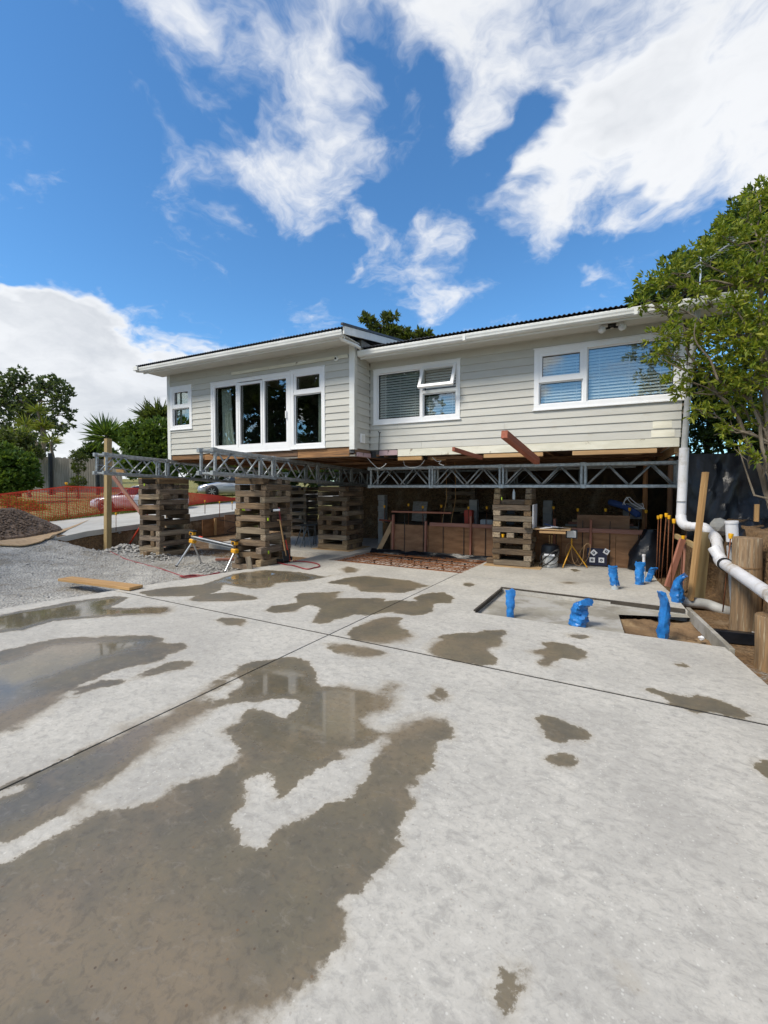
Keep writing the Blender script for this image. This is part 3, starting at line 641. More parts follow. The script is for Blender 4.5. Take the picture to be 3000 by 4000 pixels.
# ------------------------------------------------------------------ the raised house
house = thing('raised_house', 'long pale grey weatherboard house jacked up on trusses above the slab', 'house', (-4.5, 9, 2.3))
YR, YL, XC, XL, XR = 8.66, 7.97, -4.69, -10.34, 1.08
def pieces(u0, u1, zb, zt, ops):
    us = sorted({u0, u1} | {min(max(v, u0), u1) for o in ops for v in o[:2]})
    out = []
    for a, b in zip(us, us[1:]):
        if b - a < 1e-4: continue
        rs = [(zb, zt)]
        for (o0, o1, p0, p1) in ops:
            if o0 < b - 1e-5 and o1 > a + 1e-5:
                nr = []
                for (s, e) in rs:
                    if p1 <= s or p0 >= e: nr.append((s, e)); continue
                    if p0 > s: nr.append((s, p0))
                    if p1 < e: nr.append((p1, e))
                rs = nr
        for (s, e) in rs:
            if e - s < .004: continue
            if out and out[-1][1] == a and out[-1][2:] == (s, e): out[-1] = (out[-1][0], b, s, e)
            else: out.append((a, b, s, e))
    return out
MF = lambda plane: Matrix(((1, 0, 0, 0), (0, -1, 0, plane), (0, 0, 1, 0), (0, 0, 0, 1)))      # (u, out, z), facing -Y
MS = lambda plane: Matrix(((0, 1, 0, plane), (1, 0, 0, 0), (0, 0, 1, 0), (0, 0, 0, 1)))       # (u, out, z), facing +X
ML = lambda plane: Matrix(((0, -1, 0, plane), (1, 0, 0, 0), (0, 0, 1, 0), (0, 0, 0, 1)))      # facing -X
def facade(M, u0, u1, z0, z1, ops, pitch=.1455, ragged=0.0):
    core = MB()
    for (a, b, s, e) in pieces(u0, u1, z0 - .1, z1 + .1, ops): core.box(a, b, -.12, -.006, s, e, M)
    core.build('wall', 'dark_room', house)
    k = 0; z = z0
    while z < z1 - .02:
        zt = min(z + pitch, z1)
        rowp = []
        for (a, b, s, e) in pieces(u0, u1, z, zt, ops):
            if b - a > 1.6 and random.random() < .4:
                cx_ = random.uniform(a + .5, b - .5); rowp += [(a, cx_ - .0015, s, e), (cx_ + .0015, b, s, e)]
            else: rowp.append((a, b, s, e))
        for (a, b, s, e) in rowp:
            mb = MB()
            fs_, fe = (s - z) / pitch, (e - z) / pitch
            o0, o1 = .026 - .017 * fs_, .026 - .017 * fe
            rr = random.uniform(-ragged, ragged) if ragged else 0
            mb.prism([(-.004, s), (o0, s), (o0, s + .006), (o1, e + .001), (-.004, e + .001)], a, b + (rr if b == u1 else 0), M)
            mb.build('weatherboard', 'siding', house)
        z = zt; k += 1
def frame_rect(mb, M, x0, x1, z0, z1, w, o0, o1):
    mb.box(x0, x1, o0, o1, z0, z0 + w, M); mb.box(x0, x1, o0, o1, z1 - w, z1, M)
    mb.box(x0, x0 + w, o0, o1, z0 + w, z1 - w, M); mb.box(x1 - w, x1, o0, o1, z0 + w, z1 - w, M)
def window(M, rect, panes, blinds=True, sashes=(), open_sash=None, w=.085, curtain=(), label=None, gap=.055):
    x0, x1, z0, z1 = rect
    mb = MB(); frame_rect(mb, M, x0, x1, z0, z1, w, -.09, .034)
    mb.box(x0 - .02, x1 + .02, .0, .05, z0 - .022, z0 - .002, M); mb.box(x0 - .015, x1 + .015, .0, .042, z1 + .002, z1 + .016, M)
    win = mb.build('window', 'upvc', house)
    if label: win['label'] = label
    for i, (a, b, c, d) in enumerate(panes):
        sa = i in sashes
        if i == open_sash: continue
        sw = .055 if sa else .022
        mb = MB(); frame_rect(mb, M, a, b, c, d, sw, -.07, .022 if sa else -.012); mb.build('sash' if sa else 'glazing_bead', 'upvc', win)
        mb = MB(); frame_rect(mb, M, a + sw, b - sw, c + sw, d - sw, .008, -.05, -.02); mb.build('gasket', 'screen_seal', win)
        mb = MB(); mb.box(a + sw, b - sw, -.036, -.03, c + sw, d - sw, M); mb.build('pane', 'glass', win)
        if blinds:
            z = c + .03; sl = MB().box(0, b - a - .03, -.03, .03, -.0012, .0012).build('blind_slat', 'blind', win); first = True
            me = sl.data
            while z < d - .02:
                T = M @ Matrix.Translation((a + (b - a) / 2, -.115, z)) @ Matrix.Rotation(radians(-52 + random.uniform(-2, 2)), 4, 'X')
                if first: sl.matrix_basis = T; first = False
                else: mesh_obj('blind_slat', me, None, win, T)
                z += gap
            for fx in (.15, .5, .85):
                mb = MB(); mb.box(a + (b - a) * fx - .004, a + (b - a) * fx + .004, -.094, -.092, c, d, M); mb.build('blind_tape', 'blind', win)
    return win
def mull(win, M, a, b, c, d): MB().box(a, b, -.088, .03, c, d, M).build('mullion', 'upvc', win)
def uR(px, py=850): return PY(px, py, YR).x
def uL(px, py=850): return PY(px, py, YL).x

# openings
W2 = (-4.58, -2.63, 3.03, 4.20); W3 = (-1.22, XR + .05, 3.085, 4.19)
D1 = (uL(457), uL(629), 2.50, 4.215); D2 = (uL(629) + .004, uL(703), 2.515, 4.23); W1 = (-10.24, -9.44, 3.16, 4.25)
MR, MLf = MF(YR), MF(YL)
facade(MR, XC + .02, XR, 2.47, 4.56, [W2, W3], ragged=.008)
facade(MLf, XL + .1, XC - .09, 2.50, 4.78, [W1, D1, D2])
facade(MS(XC), YL, YR - .03, 2.47, 4.50, [])
core = MB(); core.box(YR + .12, 13.4, -.12, -.006, 2.35, 4.55, MS(XR)); core.build('wall', 'siding', house)
MB().box(XL, XR, 13.4, 13.5, 2.35, 4.6).build('wall', 'siding', house)
# corner boards
MB().box(XC - .09, XC + .03, YL - .034, YL + .0, 2.44, 4.62).build('corner_board', 'trim_white', house)
MB().box(XC + .002, XC + .034, YL + .002, YL + .09, 2.44, 4.60).build('corner_board', 'siding', house)
MB().box(XL - .01, XL + .1, YL - .034, YL + .0, 2.30, 4.72).build('corner_board', 'trim_white', house)
core = MB(); WS = (8.08, 9.15, 3.1, 4.35)
for (a, b, s, e) in pieces(YL, 13.4, 2.35, 4.75, [WS]): core.box(a, b, -.12, -.006, s, e, ML(XL))
core.build('wall', 'siding', house)
window(ML(XL), WS, [(WS[0] + .085, WS[1] - .085, WS[2] + .085, WS[3] - .085)], blinds=False, label='side window seen through the small front window')
# windows of the right wing
a, b, c, d = W2; mx = uR(911); hz = 3.62
w2 = window(MR, W2, [(a + .085, mx - .03, c + .085, d - .085), (mx + .03, b - .085, c + .085, hz - .03), (mx + .03, b - .085, hz + .03, d - .085)], open_sash=2,
            label='double window with its top sash propped open')
mull(w2, MR, mx - .03, mx + .03, c + .085, d - .085); MB().box(mx + .03, b - .085, -.088, .028, hz - .03, hz + .03, MR).build('mullion', 'upvc', w2)
T = MR @ Matrix.Translation(((mx + b - .055) / 2, .02, d - .08)) @ Matrix.Rotation(radians(27), 4, 'X')
hw = (b - .085 - mx - .03) / 2 + .015; hh = d - .085 - hz - .03 + .05
mb = MB(); frame_rect(mb, T, -hw, hw, -hh, 0, .06, -.02, .035); mb.build('sash', 'upvc', w2)
MB().box(-hw + .06, hw - .06, 0, .006, -hh + .06, -.06, T).build('pane', 'glass', w2)
for k in range(9):
    T2 = MR @ Matrix.Translation(((mx + b - .055) / 2, -.115, hz + .06 + k * .055)) @ Matrix.Rotation(radians(-52), 4, 'X')
    MB().box(-hw + .03, hw - .03, -.03, .03, -.0012, .0012, T2).build('blind_slat', 'blind', w2)
a, b, c, d = W3; mx = uR(1263); hz = 3.60
w3 = window(MR, W3, [(a + .085, mx - .03, c + .085, hz - .025), (a + .085, mx - .03, hz + .025, d - .085), (mx + .03, b - .15, c + .085, d - .085)], sashes=(1,),
            label='wide window with closed white blinds beside the tree')
mull(w3, MR, mx - .03, mx + .03, c + .085, d - .085); MB().box(a + .085, mx - .03, -.088, .028, hz - .025, hz + .025, MR).build('mullion', 'upvc', w3)
MB().box(b - .152, b - .08, -.088, .032, c + .085, d - .085, MR).build('mullion', 'upvc', w3)
# glazed doors and windows of the left wing
a, b, c, d = D1; u1, u2 = uL(515), uL(568)
d1 = window(MLf, D1, [(a + .07, u1 - .01, c + .12, d - .07), (u1 + .01, u2 - .005, c + .12, d - .09), (u2 + .005, b - .07, c + .12, d - .07)], blinds=False, sashes=(0, 1, 2), w=.07,
            label='three panel glazed sliding door with a pale curtain')
MB().box(a + .07, b - .07, -.085, .03, c + .07, c + .12, MLf).build('sill', 'upvc', d1)
MB().box(u1 - .012, u1 + .012, -.08, .03, c + .12, d - .07, MLf).build('mullion', 'upvc', d1)
MB().box(b - .125, b - .10, .022, .06, 3.2, 3.36, MLf).build('handle', 'upvc', d1)
a, b, c, d = D2; hz = 3.72
d2 = window(MLf, D2, [(a + .09, b - .085, c + .085, hz - .025), (a + .09, b - .085, hz + .025, d - .085)], blinds=False, sashes=(1,), label='tall narrow window beside the sliding door')
MB().box(a + .085, b - .085, -.088, .028, hz - .025, hz + .025, MLf).build('mullion', 'upvc', d2)
a, b, c, d = W1; hz = 3.72
w1 = window(MLf, W1, [(a + .085, b - .085, c + .085, hz - .025), (a + .085, b - .085, hz + .025, d - .085)], blinds=False, sashes=(1,), label='small window near the far left corner')
MB().box(a + .085, b - .085, -.088, .028, hz - .025, hz + .025, MLf).build('mullion', 'upvc', w1)
def curtain(x0, x1, z0, z1, Y, win, folds=5, flare=0.0):
    n = folds * 10; vs, fs = [], []
    for i in range(n + 1):
        t = i / n
        for j in range(7):
            s = j / 6; x = x0 + (x1 - x0) * t * (1 + flare * (1 - s) ** 2)
            vs.append((x, Y + .035 * sin(t * folds * 2 * pi + .6 * sin(s * 3)) + .03 * (1 - s) * sin(t * 17), z0 + (z1 - z0) * s))
    for i in range(n):
        for j in range(6): k = i * 7 + j; fs.append((k, k + 7, k + 8, k + 1))
    return MB().add(vs, fs).build('curtain', 'curtain', win, smooth=True, normals=False)
curtain(D1[0] + .1, D1[0] + .42, 2.55, 4.1, YL + .22, d1, 4, .5)
curtain(D2[1] - .33, D2[1] - .12, 2.6, 4.1, YL + .2, d2, 4)
curtain(W1[0] + .1, W1[0] + .16, 3.2, 4.15, YL + .2, w1, 1)
# rooms behind the glass
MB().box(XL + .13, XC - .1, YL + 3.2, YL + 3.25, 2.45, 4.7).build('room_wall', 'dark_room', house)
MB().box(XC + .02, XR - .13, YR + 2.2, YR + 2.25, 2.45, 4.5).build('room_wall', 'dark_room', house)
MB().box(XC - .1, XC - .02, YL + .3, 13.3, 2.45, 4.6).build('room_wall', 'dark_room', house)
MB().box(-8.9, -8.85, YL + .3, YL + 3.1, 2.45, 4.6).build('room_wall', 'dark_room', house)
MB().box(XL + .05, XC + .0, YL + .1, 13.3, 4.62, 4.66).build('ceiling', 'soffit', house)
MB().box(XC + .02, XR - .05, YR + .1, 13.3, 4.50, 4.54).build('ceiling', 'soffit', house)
# floor, bearers, joists
MB().box(XL + .05, XC, YL + .03, 13.35, 2.44, 2.49).build('floor', 'joist', house)
MB().box(XC + .01, XR - .02, YR + .05, 13.35, 2.435, 2.465).build('floor', 'joist', house)
x = XL + .2
while x < XR - .1:
    y0 = YL + .1 if x < XC else YR + .12
    beam('joist', (x, y0, 2.375), (x, 13.3, 2.375), .045, .115, 'joist', house); x += .48
for y in (10.2, 11.4, 12.6): beam('bearer', (XL + .2, y, 2.29), (XR - .1, y, 2.29), .09, .06, 'joist', house)
# the exposed timber edge under the left wing
zt = 2.495
for (xa, xb, h0, mt) in ((XL + .02, -9.05, .13, 'raw_plate'), (-9.04, -7.35, .15, 'raw_plate'), (-7.34, -6.15, .15, 'joist'), (-6.14, -4.80, .19, 'raw_plate')):
    beam('bottom_plate', (xa, YL + .02, zt - h0 / 2 - .004), (xb, YL + .02, zt - h0 / 2 - .004), .045, h0, mt, house)
beam('bottom_plate', (XC - .01, YL + .05, 2.40), (XC - .01, YR + .3, 2.40), .045, .13, 'joist', house)
beam('bottom_plate', (-6.9, YL + .06, 2.315), (XC + .02, YL + .06, 2.315), .10, .035, 'grey_paling', house)
beam('mauve_packer', (XC + .03, YL + .08, 2.345), (XC + .05, YL + .62, 2.345), .04, .085, 'mauve_board', house)
beam('steel_beam', (XC + .06, YL + .66, 2.37), (-3.3, 10.4, 2.37), .1, .13, 'dark_steel', house)
# bottom boards of the right wing
beam('bottom_board', (-4.0, YR - .012, 2.39), (XR - .02, YR - .012, 2.39), .024, .15, 'old_white', house)
beam('mauve_board', (-4.45, YR + .0, 2.40), (-4.01, YR + .0, 2.40), .03, .11, 'mauve_board', house)
beam('bottom_plate', (-4.67, YR + .03, 2.39), (-4.46, YR + .03, 2.39), .03, .12, 'joist', house)
for (xa, xb) in ((-4.0, -3.45), (-2.15, -1.05), (-.55, .75)):
    beam('bottom_plate', (xa, YR + .03, 2.265), (xb, YR + .03, 2.265), .09, .075, 'pine', house)
beam('bottom_plate', (-3.4, YR + .22, 2.27), (-2.1, YR + .22, 2.27), .06, .05, 'joist', house)
for xk in (-3.3, -1.5, .3): beam('timber_block', (xk, YR + .15, 2.26), (xk + .22, YR + .4, 2.26), .1, .06, 'pine', house)
beam('floor_edge', (XR - .05, YR + .05, 2.30), (XR - .05, 12, 2.30), .06, .16, 'pine', house)
# flaked paint on the corner
for k, (zb, e0, e1) in enumerate(((2.475, .66, .99), (2.62, .68, .95))):
    o = .029
    MB().prism([(o, zb + .008), (o + .003, zb + .008), (o - .014, zb + .138), (o - .017, zb + .138)], XR - 1.08 + e0, XR - 1.08 + e1, MR).build('bare_paint_patch', 'old_white', house)
# strip left where an old lean-to met the wall
MB().box(-8.05, XC - .12, .026, .045, 4.335, 4.40, MLf).build('old_flashing', 'old_white', house)
# ---- roofs
def corrugated(x0, x1, y0, y1, z0, pitch, name='roof', amp=.011, over=0):
    n = int((x1 - x0) / .076 * 6); vs, fs = [], []
    for (yy, zz) in ((y0, z0), (y1, z0 + (y1 - y0) * tan(pitch))):
        for i in range(n + 1):
            x = x0 + (x1 - x0) * i / n; vs.append((x, yy, zz + amp * sin(2 * pi * x / .076)))
    m_ = n + 1
    vs += [(p[0], p[1], p[2] - .006) for p in vs]
    fs += [(i, i + 1, i + 1 + m_, i + m_) for i in range(n)] + [(i + 2 * m_, i + m_ * 3, i + 1 + m_ * 3, i + 1 + m_ * 2) for i in range(n)]
    fs += [(i, i + 2 * m_, i + 1 + 2 * m_, i + 1) for i in range(n)]
    return MB().add(vs, fs).build(name, 'roof_metal', house, smooth=False, normals=False)
EL, ER = 7.30, 8.02          # gutter fronts
PITCH = radians(10)
corrugated(XL - .32, XC + .14, EL - .02, 10.9, 4.712, PITCH); corrugated(XC + .1, XR + .75, ER - .02, 11.2, 4.515, PITCH)
mb = MB(); mb.add([(XL - .3, 10.9, 5.36), (XC + .14, 10.9, 5.36), (XC + .14, 13.9, 4.75), (XL - .3, 13.9, 4.75)], [(0, 1, 2, 3)]); mb.build('roof', 'roof_metal', house)
mb = MB(); mb.add([(XC + .1, 11.2, 5.09), (XR + .75, 11.2, 5.09), (XR + .75, 13.9, 4.6), (XC + .1, 13.9, 4.6)], [(0, 1, 2, 3)]); mb.build('roof', 'roof_metal', house)
# soffits
MB().box(XL - .28, XC + .12, EL + .1, YL + .05, 4.585, 4.60).build('soffit', 'soffit', house)
MB().box(XC + .03, XR + .72, ER + .1, YR + .05, 4.375, 4.39).build('soffit', 'soffit', house)
def gutter(x0, x1, yf, zb):
    # quad gutter: bottom, curved front with a bead, fascia behind
    prof = [(.0, .0), (-.085, .0), (-.108, .022), (-.112, .05), (-.122, .075), (-.124, .105), (-.116, .118), (-.106, .118), (-.108, .1), (-.0, .1)]
    mb = MB(); mb.prism([(yf + .124 + y, zb + z) for y, z in prof], x0, x1); g = mb.build('gutter', 'trim_white', house)
    MB().box(x0 + .01, x1 - .01, yf + .126, yf + .15, zb - .03, zb + .15).build('fascia', 'trim_white', house)
    xx = x0 + .3
    return g
gutter(XL - .23, XC + .12, EL, 4.56); gutter(XC + .05, XR + .75, ER, 4.355)
for xj in (-2.4, .35): MB().box(xj, xj + .05, ER - .003, ER + .1, 4.35, 4.47).build('gutter_bracket', 'trim_white', house)
# gable ends: barge boards and dark capping
def barge(x, y0, y1, z0, pitch, hgt, name='barge_board', m='trim_white', th=.03):
    z1 = z0 + (y1 - y0) * tan(pitch)
    mb = MB(); mb.add([(x, y0, z0), (x, y1, z1), (x, y1, z1 - hgt), (x, y0, z0 - hgt), (x + th, y0, z0), (x + th, y1, z1), (x + th, y1, z1 - hgt), (x + th, y0, z0 - hgt)],
           [(0, 1, 2, 3), (4, 7, 6, 5), (0, 4, 5, 1), (3, 2, 6, 7), (0, 3, 7, 4), (1, 5, 6, 2)])
    return mb.build(name, m, house)
barge(XC + .145, EL + .02, 10.9, 4.735, PITCH, .15); barge(XC + .14, EL - .05, 10.9, 4.775, PITCH, .045, 'barge_capping', 'roof_metal', .05)
barge(XL - .35, EL + .02, 10.9, 4.72, PITCH, .16)
MB().box(XL - .40, XL - .24, EL - .03, EL + .05, 4.60, 4.70).build('gutter_end', 'trim_white', house)
MB().box(XC + .0, XC + .10, YL + .15, 10.5, 4.45, 4.72).build('gable_infill', 'grey_paling', house)
MB().tube([(XC + .03, EL + .06, 4.60), (XC + .05, EL + .14, 4.53), (XC + .11, ER - .1, 4.53), (XC + .13, ER + .1, 4.50)], .034, 10).build('downpipe', 'trim_white', house, smooth=True)
# small fittings on the walls
p = PY(*q('2', 183, 945), YL)
v = MB(); v.box(YL + .22, YL + .40, .02, .045, 2.60, 2.79, MS(XC)); vent = v.build('pet_flap', 'upvc', house)
MB().box(YL + .25, YL + .37, .044, .05, 2.63, 2.76, MS(XC)).build('flap_panel', 'trim_white', vent)
mb = MB(); p = PY(*q('1', 1502, 280), YL - .03); mb.lathe([(.05, 0), (.055, .02), (.035, .045)], 14, Matrix.Translation(p) @ Matrix.Rotation(pi / 2, 4, 'X')); s_ = mb.build('wall_sensor', 'trim_white', house, smooth=True)
MB().lathe([(.022, .045), (.018, .06)], 10, Matrix.Translation(p) @ Matrix.Rotation(pi / 2, 4, 'X')).build('lens', 'black_rubber', s_)
p0, p1 = PY(*q('2', 335, 905), YR - .05), PY(*q('2', 330, 1060), YR - .05)
rodw = MB().tube([p0, p1], .007, 6).tube([p0 + Vector((-.03, 0, .04)), p0, p0 + Vector((.03, 0, .01))], .008, 6).build('tap_riser', 'dark_steel', house)
# twin floodlight under the soffit
p = PY(*q('3', 648, 275), YR - .25); p.z = 4.37
fl = MB().box(p.x - .06, p.x + .06, p.y - .05, p.y + .05, 4.335, 4.372).tube([p + Vector((-.03, 0, -.05)), p + Vector((-.13, -.05, -.07))], .018, 8).tube([p + Vector((.03, 0, -.05)), p + Vector((.12, -.05, -.07))], .018, 8).build('floodlight_bracket', 'black_rubber', house)
for sx in (-1, 1):
    M = Matrix.Translation(p + Vector((sx * .15, -.06, -.075))) @ Matrix.Rotation(radians(115), 4, 'X')
    MB().lathe([(.022, -.06), (.03, -.03), (.055, .02), (.06, .045), (.045, .062), (.01, .07)], 14, M).build('bulb', 'lamp_clear', fl, smooth=True)
# loose wires under the floor
def wire(pts, r=.006, m='trim_white', parent=house): return MB().tube(smoothpts(pts), r, 5).build('loose_wire', m, parent, smooth=True)
def smoothpts(pts, k=6):
    pts = [Vector(p) for p in pts]; out = []
    for i in range(len(pts) - 1):
        p0, p1, p2, p3 = pts[max(i - 1, 0)], pts[i], pts[i + 1], pts[min(i + 2, len(pts) - 1)]
        for j in range(k):
            t = j / k
            out.append(.5 * ((2 * p1) + (p2 - p0) * t + (2 * p0 - 5 * p1 + 4 * p2 - p3) * t * t + (3 * p1 - p0 - 3 * p2 + p3) * t ** 3))
    return out + [pts[-1]]
Yw = YR + .12
wire([PY(*q('2', x, y), Yw) for x, y in ((510, 1105), (520, 1140), (570, 1155), (630, 1140), (660, 1100))], .005)
wire([PY(*q('2', x, y), Yw - .3) for x, y in ((240, 1075), (290, 1130), (330, 1160), (365, 1145), (385, 1125))], .005)
wire([PY(*q('2', x, y), Yw) for x, y in ((715, 1080), (750, 1110), (780, 1105), (765, 1125), (800, 1140))], .005)
# ------------------------------------------------------------------ lifting trusses
ROD = {}
def rodshare(name, p0, p1, r, material, parent, n=8):
    M, L = frame(p0, p1); k = (round(L, 2), r, material)
    if k not in ROD:
        me = bpy.data.meshes.new('rod'); mb = MB().tube([(0, 0, 0), (k[0], 0, 0)], r, n)
        me.from_pydata(mb.v, [], mb.f); me.shade_smooth(); me.materials.append(MATS[material]); ROD[k] = me
    return mesh_obj(name, ROD[k], None, parent, M)
def truss(label, p0, p1, width, height, nseg, m='galv', group=None):
    t = thing('lifting_truss', label, 'truss', (Vector(p0) + Vector(p1)) / 2, group)
    M, L = frame(p0, p1); c = .06; T = lambda x, y, z: M @ Vector((x, y, z))
    for y in (0, width):
        for z in (c / 2, height - c / 2): beam('chord', T(0, y, z), T(L, y, z), c, c, m, t, ch=.006)
        s = L / nseg
        for k in range(nseg + 1):
            for dx in ((-.035, .035) if 0 < k < nseg else ((.03,) if k == 0 else (-.03,))):
                beam('post', T(k * s + dx, y, c), T(k * s + dx, y, height - c), .045, .045, m, t)
        for k in range(nseg):
            a0, a1 = k * s + .07, (k + 1) * s - .07; w = (a1 - a0) / 4
            for j in range(4):
                za, zb = (c, height - c) if j % 2 == 0 else (height - c, c)
                rodshare('diagonal', T(a0 + j * w + (.015 if j else 0), y, za), T(a0 + (j + 1) * w - .015, y, zb), .017, m, t)
        for k in range(nseg + 1):
            for z in (c / 2, height - c / 2):
                beam('joint_plate', T(k * s - .05, y, z), T(k * s + .05, y, z), c + .014, c + .02, m, t)
    s = L / nseg
    for k in range(nseg + 1):
        for z in (c / 2, height - c / 2): beam('cross_bar', T(min(max(k * s, .03), L - .03), .03, z), T(min(max(k * s, .03), L - .03), width - .03, z), .04, .04, m, t)
    for k in range(nseg):
        for z in (c / 2, height - c / 2):
            rodshare('brace', T(k * s + .08, .03, z), T((k + 1) * s - .08, width - .03, z), .012, m, t)
    return t
xa, xb = PY(798, 1053, 9.41).x, PY(1468, 1053, 9.41).x
truss('galvanised truss carrying the right wing along the house front', (xa, 9.44, 1.645), (xb, 9.44, 1.645), .36, .485, 4)
truss('galvanised truss resting on the tall crib by the slab corner', (-6.42, 5.86, 1.885), (-6.42, 12.4, 1.66), .36, .485, 4)
truss('galvanised truss reaching out to the timber post', (-10.22, 6.2, 1.955), (-10.22, 12.6, 1.70), .36, .485, 4)
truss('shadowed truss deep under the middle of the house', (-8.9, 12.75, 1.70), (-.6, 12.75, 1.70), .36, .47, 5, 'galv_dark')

# ------------------------------------------------------------------ timber cribs
def crib(label, x0, x1, y0, y1, z0, n, h, seed, first='x', tops=0, mats=('crib_timber', 'crib_timber', 'crib_timber_pale'), base=True, w=.125, mid=.25):
    r = random.Random(seed); t = thing('timber_crib', label, 'crib', ((x0 + x1) / 2, (y0 + y1) / 2, z0))
    j = lambda a: r.uniform(-a, a)
    for k in range(n):
        z = z0 + (k + .5) * h; alongx = (k % 2 == 0) == (first == 'x')
        lo, hi = (y0, y1) if alongx else (x0, x1)
        pos = [lo + w / 2 + j(.012), hi - w / 2 + j(.012)]
        if r.random() < mid: pos.append((lo + hi) / 2 + j(.14))
        if k == 0 and base: pos = [lo + w / 2 + i * (hi - lo - w) / 4 for i in range(5)]
        for p in pos:
            ww = w + j(.012); e0, e1 = j(.028), j(.028)
            if r.random() < .06: e0 -= .14
            hh = round(h - .004 - r.choice((0, 0, .003, .006)), 3); m = r.choice(mats)
            ww = round(ww / .008) * .008
            if alongx: a, b = (x0 + e0, p, z), (x1 + e1, p + j(.012), z)
            else: a, b = (p, y0 + e0, z), (p + j(.012), y1 + e1, z)
            beam('timber', a, b, ww, hh, m, t, roll=j(.012), ch=.007)
    zt = z0 + n * h
    for k in range(tops):
        xx = x0 + .1 + k * (x1 - x0 - .2) / max(tops - 1, 1)
        beam('packer', (xx - .06, y0 + .02, zt + .011), (xx - .05, y1 - .03, zt + .011), .14, .02, 'pine', t)
    return t
cr1 = crib('weathered timber crib stack nearest the square timber post', -10.88, -10.08, 7.45, 8.35, -.13, 15, .1335, 11, 'y', 2, w=.14, mid=.4)
cr2 = crib('tall brown timber crib beside the slab corner with tools leaning on it', -7.22, -6.38, 7.18, 8.02, -.14, 15, .1325, 5, 'x', 3, w=.145, mid=.5)
cr3 = crib('dark timber crib standing on the slab left of the steel mesh', -6.92, -6.02, 9.84, 10.72, .012, 13, .1275, 21, 'x', 0, w=.15, mid=.35)
cr4 = crib('grey timber crib under the right wing with a water bottle on top', -2.13, -1.35, 9.40, 10.08, .012, 11, .116, 34, 'x', 0, mats=('crib_timber_pale', 'crib_timber_pale', 'crib_timber'), w=.15, mid=.35)
cr5 = crib('half hidden timber crib at the back beside the brick pier', -9.6, -8.9, 12.0, 12.7, .0, 14, .1185, 8, 'x', 0)
cr6 = crib('dim timber crib in the dark behind the plywood boxing', -4.1, -3.3, 12.35, 12.62, .0, 14, .1185, 9, 'x', 0)
for i, xx in enumerate((-2.06, -1.42)):            # short stubs on top of the grey crib
    for k in range(3):
        beam('timber', (xx, 9.42 + .03 * k, 1.288 + .058 + k * .1165), (xx + .01, 10.02, 1.288 + .058 + k * .1165), .14 - .01 * k, .112, 'crib_timber_pale' if k else 'crib_timber', cr4, ch=.007)
for (cr, x0, x1, y0, y1) in ((cr3, -7.05, -5.86, 9.72, 10.85), (cr4, -2.3, -1.15, 9.28, 10.2)):
    beam('base_board', (x0, (y0 + y1) / 2, .006), (x1, (y0 + y1) / 2, .006), y1 - y0, .012, 'ply_pale', cr, ch=0)
# paint marks on crib ends
for (cr, x, y, z) in ((cr2, -6.365, 7.24, .98), (cr2, -6.366, 7.92, 1.0), (cr2, -6.366, 7.25, .28), (cr4, -1.95, 9.385, 1.42), (cr1, -10.6, 7.425, 1.72)):
    MB().box(x - .004, x + .012, y - .012, y + .012, z - .03, z + .03).build('paint_mark', 'lime_plastic', cr)

# ------------------------------------------------------------------ formwork and pit
pw = thing('plywood_boxing', 'low plywood formwork wall with pink rails behind the pit', 'formwork', (-2, 10.4, 0))
YB = 10.36
edges = [-5.0, -3.95, -2.9, -1.9, -.85, .2, .82]
for a, b in zip(edges, edges[1:]): MB().box(a + .004, b - .004, YB, YB + .018, -.12, .70).build('ply_panel', 'ply', pw)
beam('rail', (-3.9, YB - .03, .74), (.9, YB - .03, .74), .05, .09, 'pink_pine', pw)
for x, h_ in ((-4.9, .95), (-2.86, .98), (-1.0, .98), (-.28, .98), (-4.0, .8)): beam('stud', (x, YB - .055, -.1), (x + .01, YB - .055, h_ + .02 * sin(x * 9)), .045, .085, 'pink_pine', pw)
beam('rail', (-5.0, YB + .1, 1.02), (-3.4, YB + .15, 1.02), .09, .045, 'pink_pine', pw)
for xk in np.arange(-4.6, .8, .52): rod('tie_rod', (xk, YB - .02, -.1), (xk + .01, YB - .02, .95), .008, 'dark_steel', pw, 6)
beam('brace', (-5.35, YB - .1, -.1), (-4.95, YB + .05, .75), .02, .12, 'ply_pale', pw)
MB().box(-.55, .45, YB + .12, YB + .14, .62, 1.06).build('ply_panel', 'ply', pw)
def net_mesh():
    t = thing('reinforcing_mesh', 'rusty steel reinforcing mesh lying in the slab pit', 'steel mesh', (-4, 9.4, -.06))
    a, b, c, d = [Vector((x, y, 0)) for x, y in PIT]
    n1, n2 = 27, 19
    for i in range(n1):
        s = (i + .5) / n1; p, r_ = a.lerp(b, s), d.lerp(c, s); z = -.055 + .01 * sin(i * 2.1)
        MB().tube([p.lerp(r_, .015) + Vector((0, 0, z)), p.lerp(r_, .5) + Vector((0, 0, z + .02 * sin(i))), p.lerp(r_, .985) + Vector((0, 0, z))], .0065, 5).build('bar', 'mesh_rust', t)
    for i in range(n2):
        s = (i + .5) / n2; p, r_ = a.lerp(d, s), b.lerp(c, s); z = -.043 + .008 * sin(i * 1.7)
        MB().tube([p.lerp(r_, .015) + Vector((0, 0, z)), p.lerp(r_, .5) + Vector((0, 0, z + .015 * cos(i))), p.lerp(r_, .985) + Vector((0, 0, z))], .0065, 5).build('bar', 'mesh_rust', t)
    r = random.Random(3)
    for k in range(22):
        p = a.lerp(b, r.uniform(.05, .95)).lerp(d.lerp(c, r.uniform(.05, .95)), r.uniform(.05, .95))
        MB().lathe([(.035, -.12), (.02, -.06), (.025, -.02)], 6, Matrix.Translation(p)).build('bar_chair', 'black_rubber', t)
net_mesh()
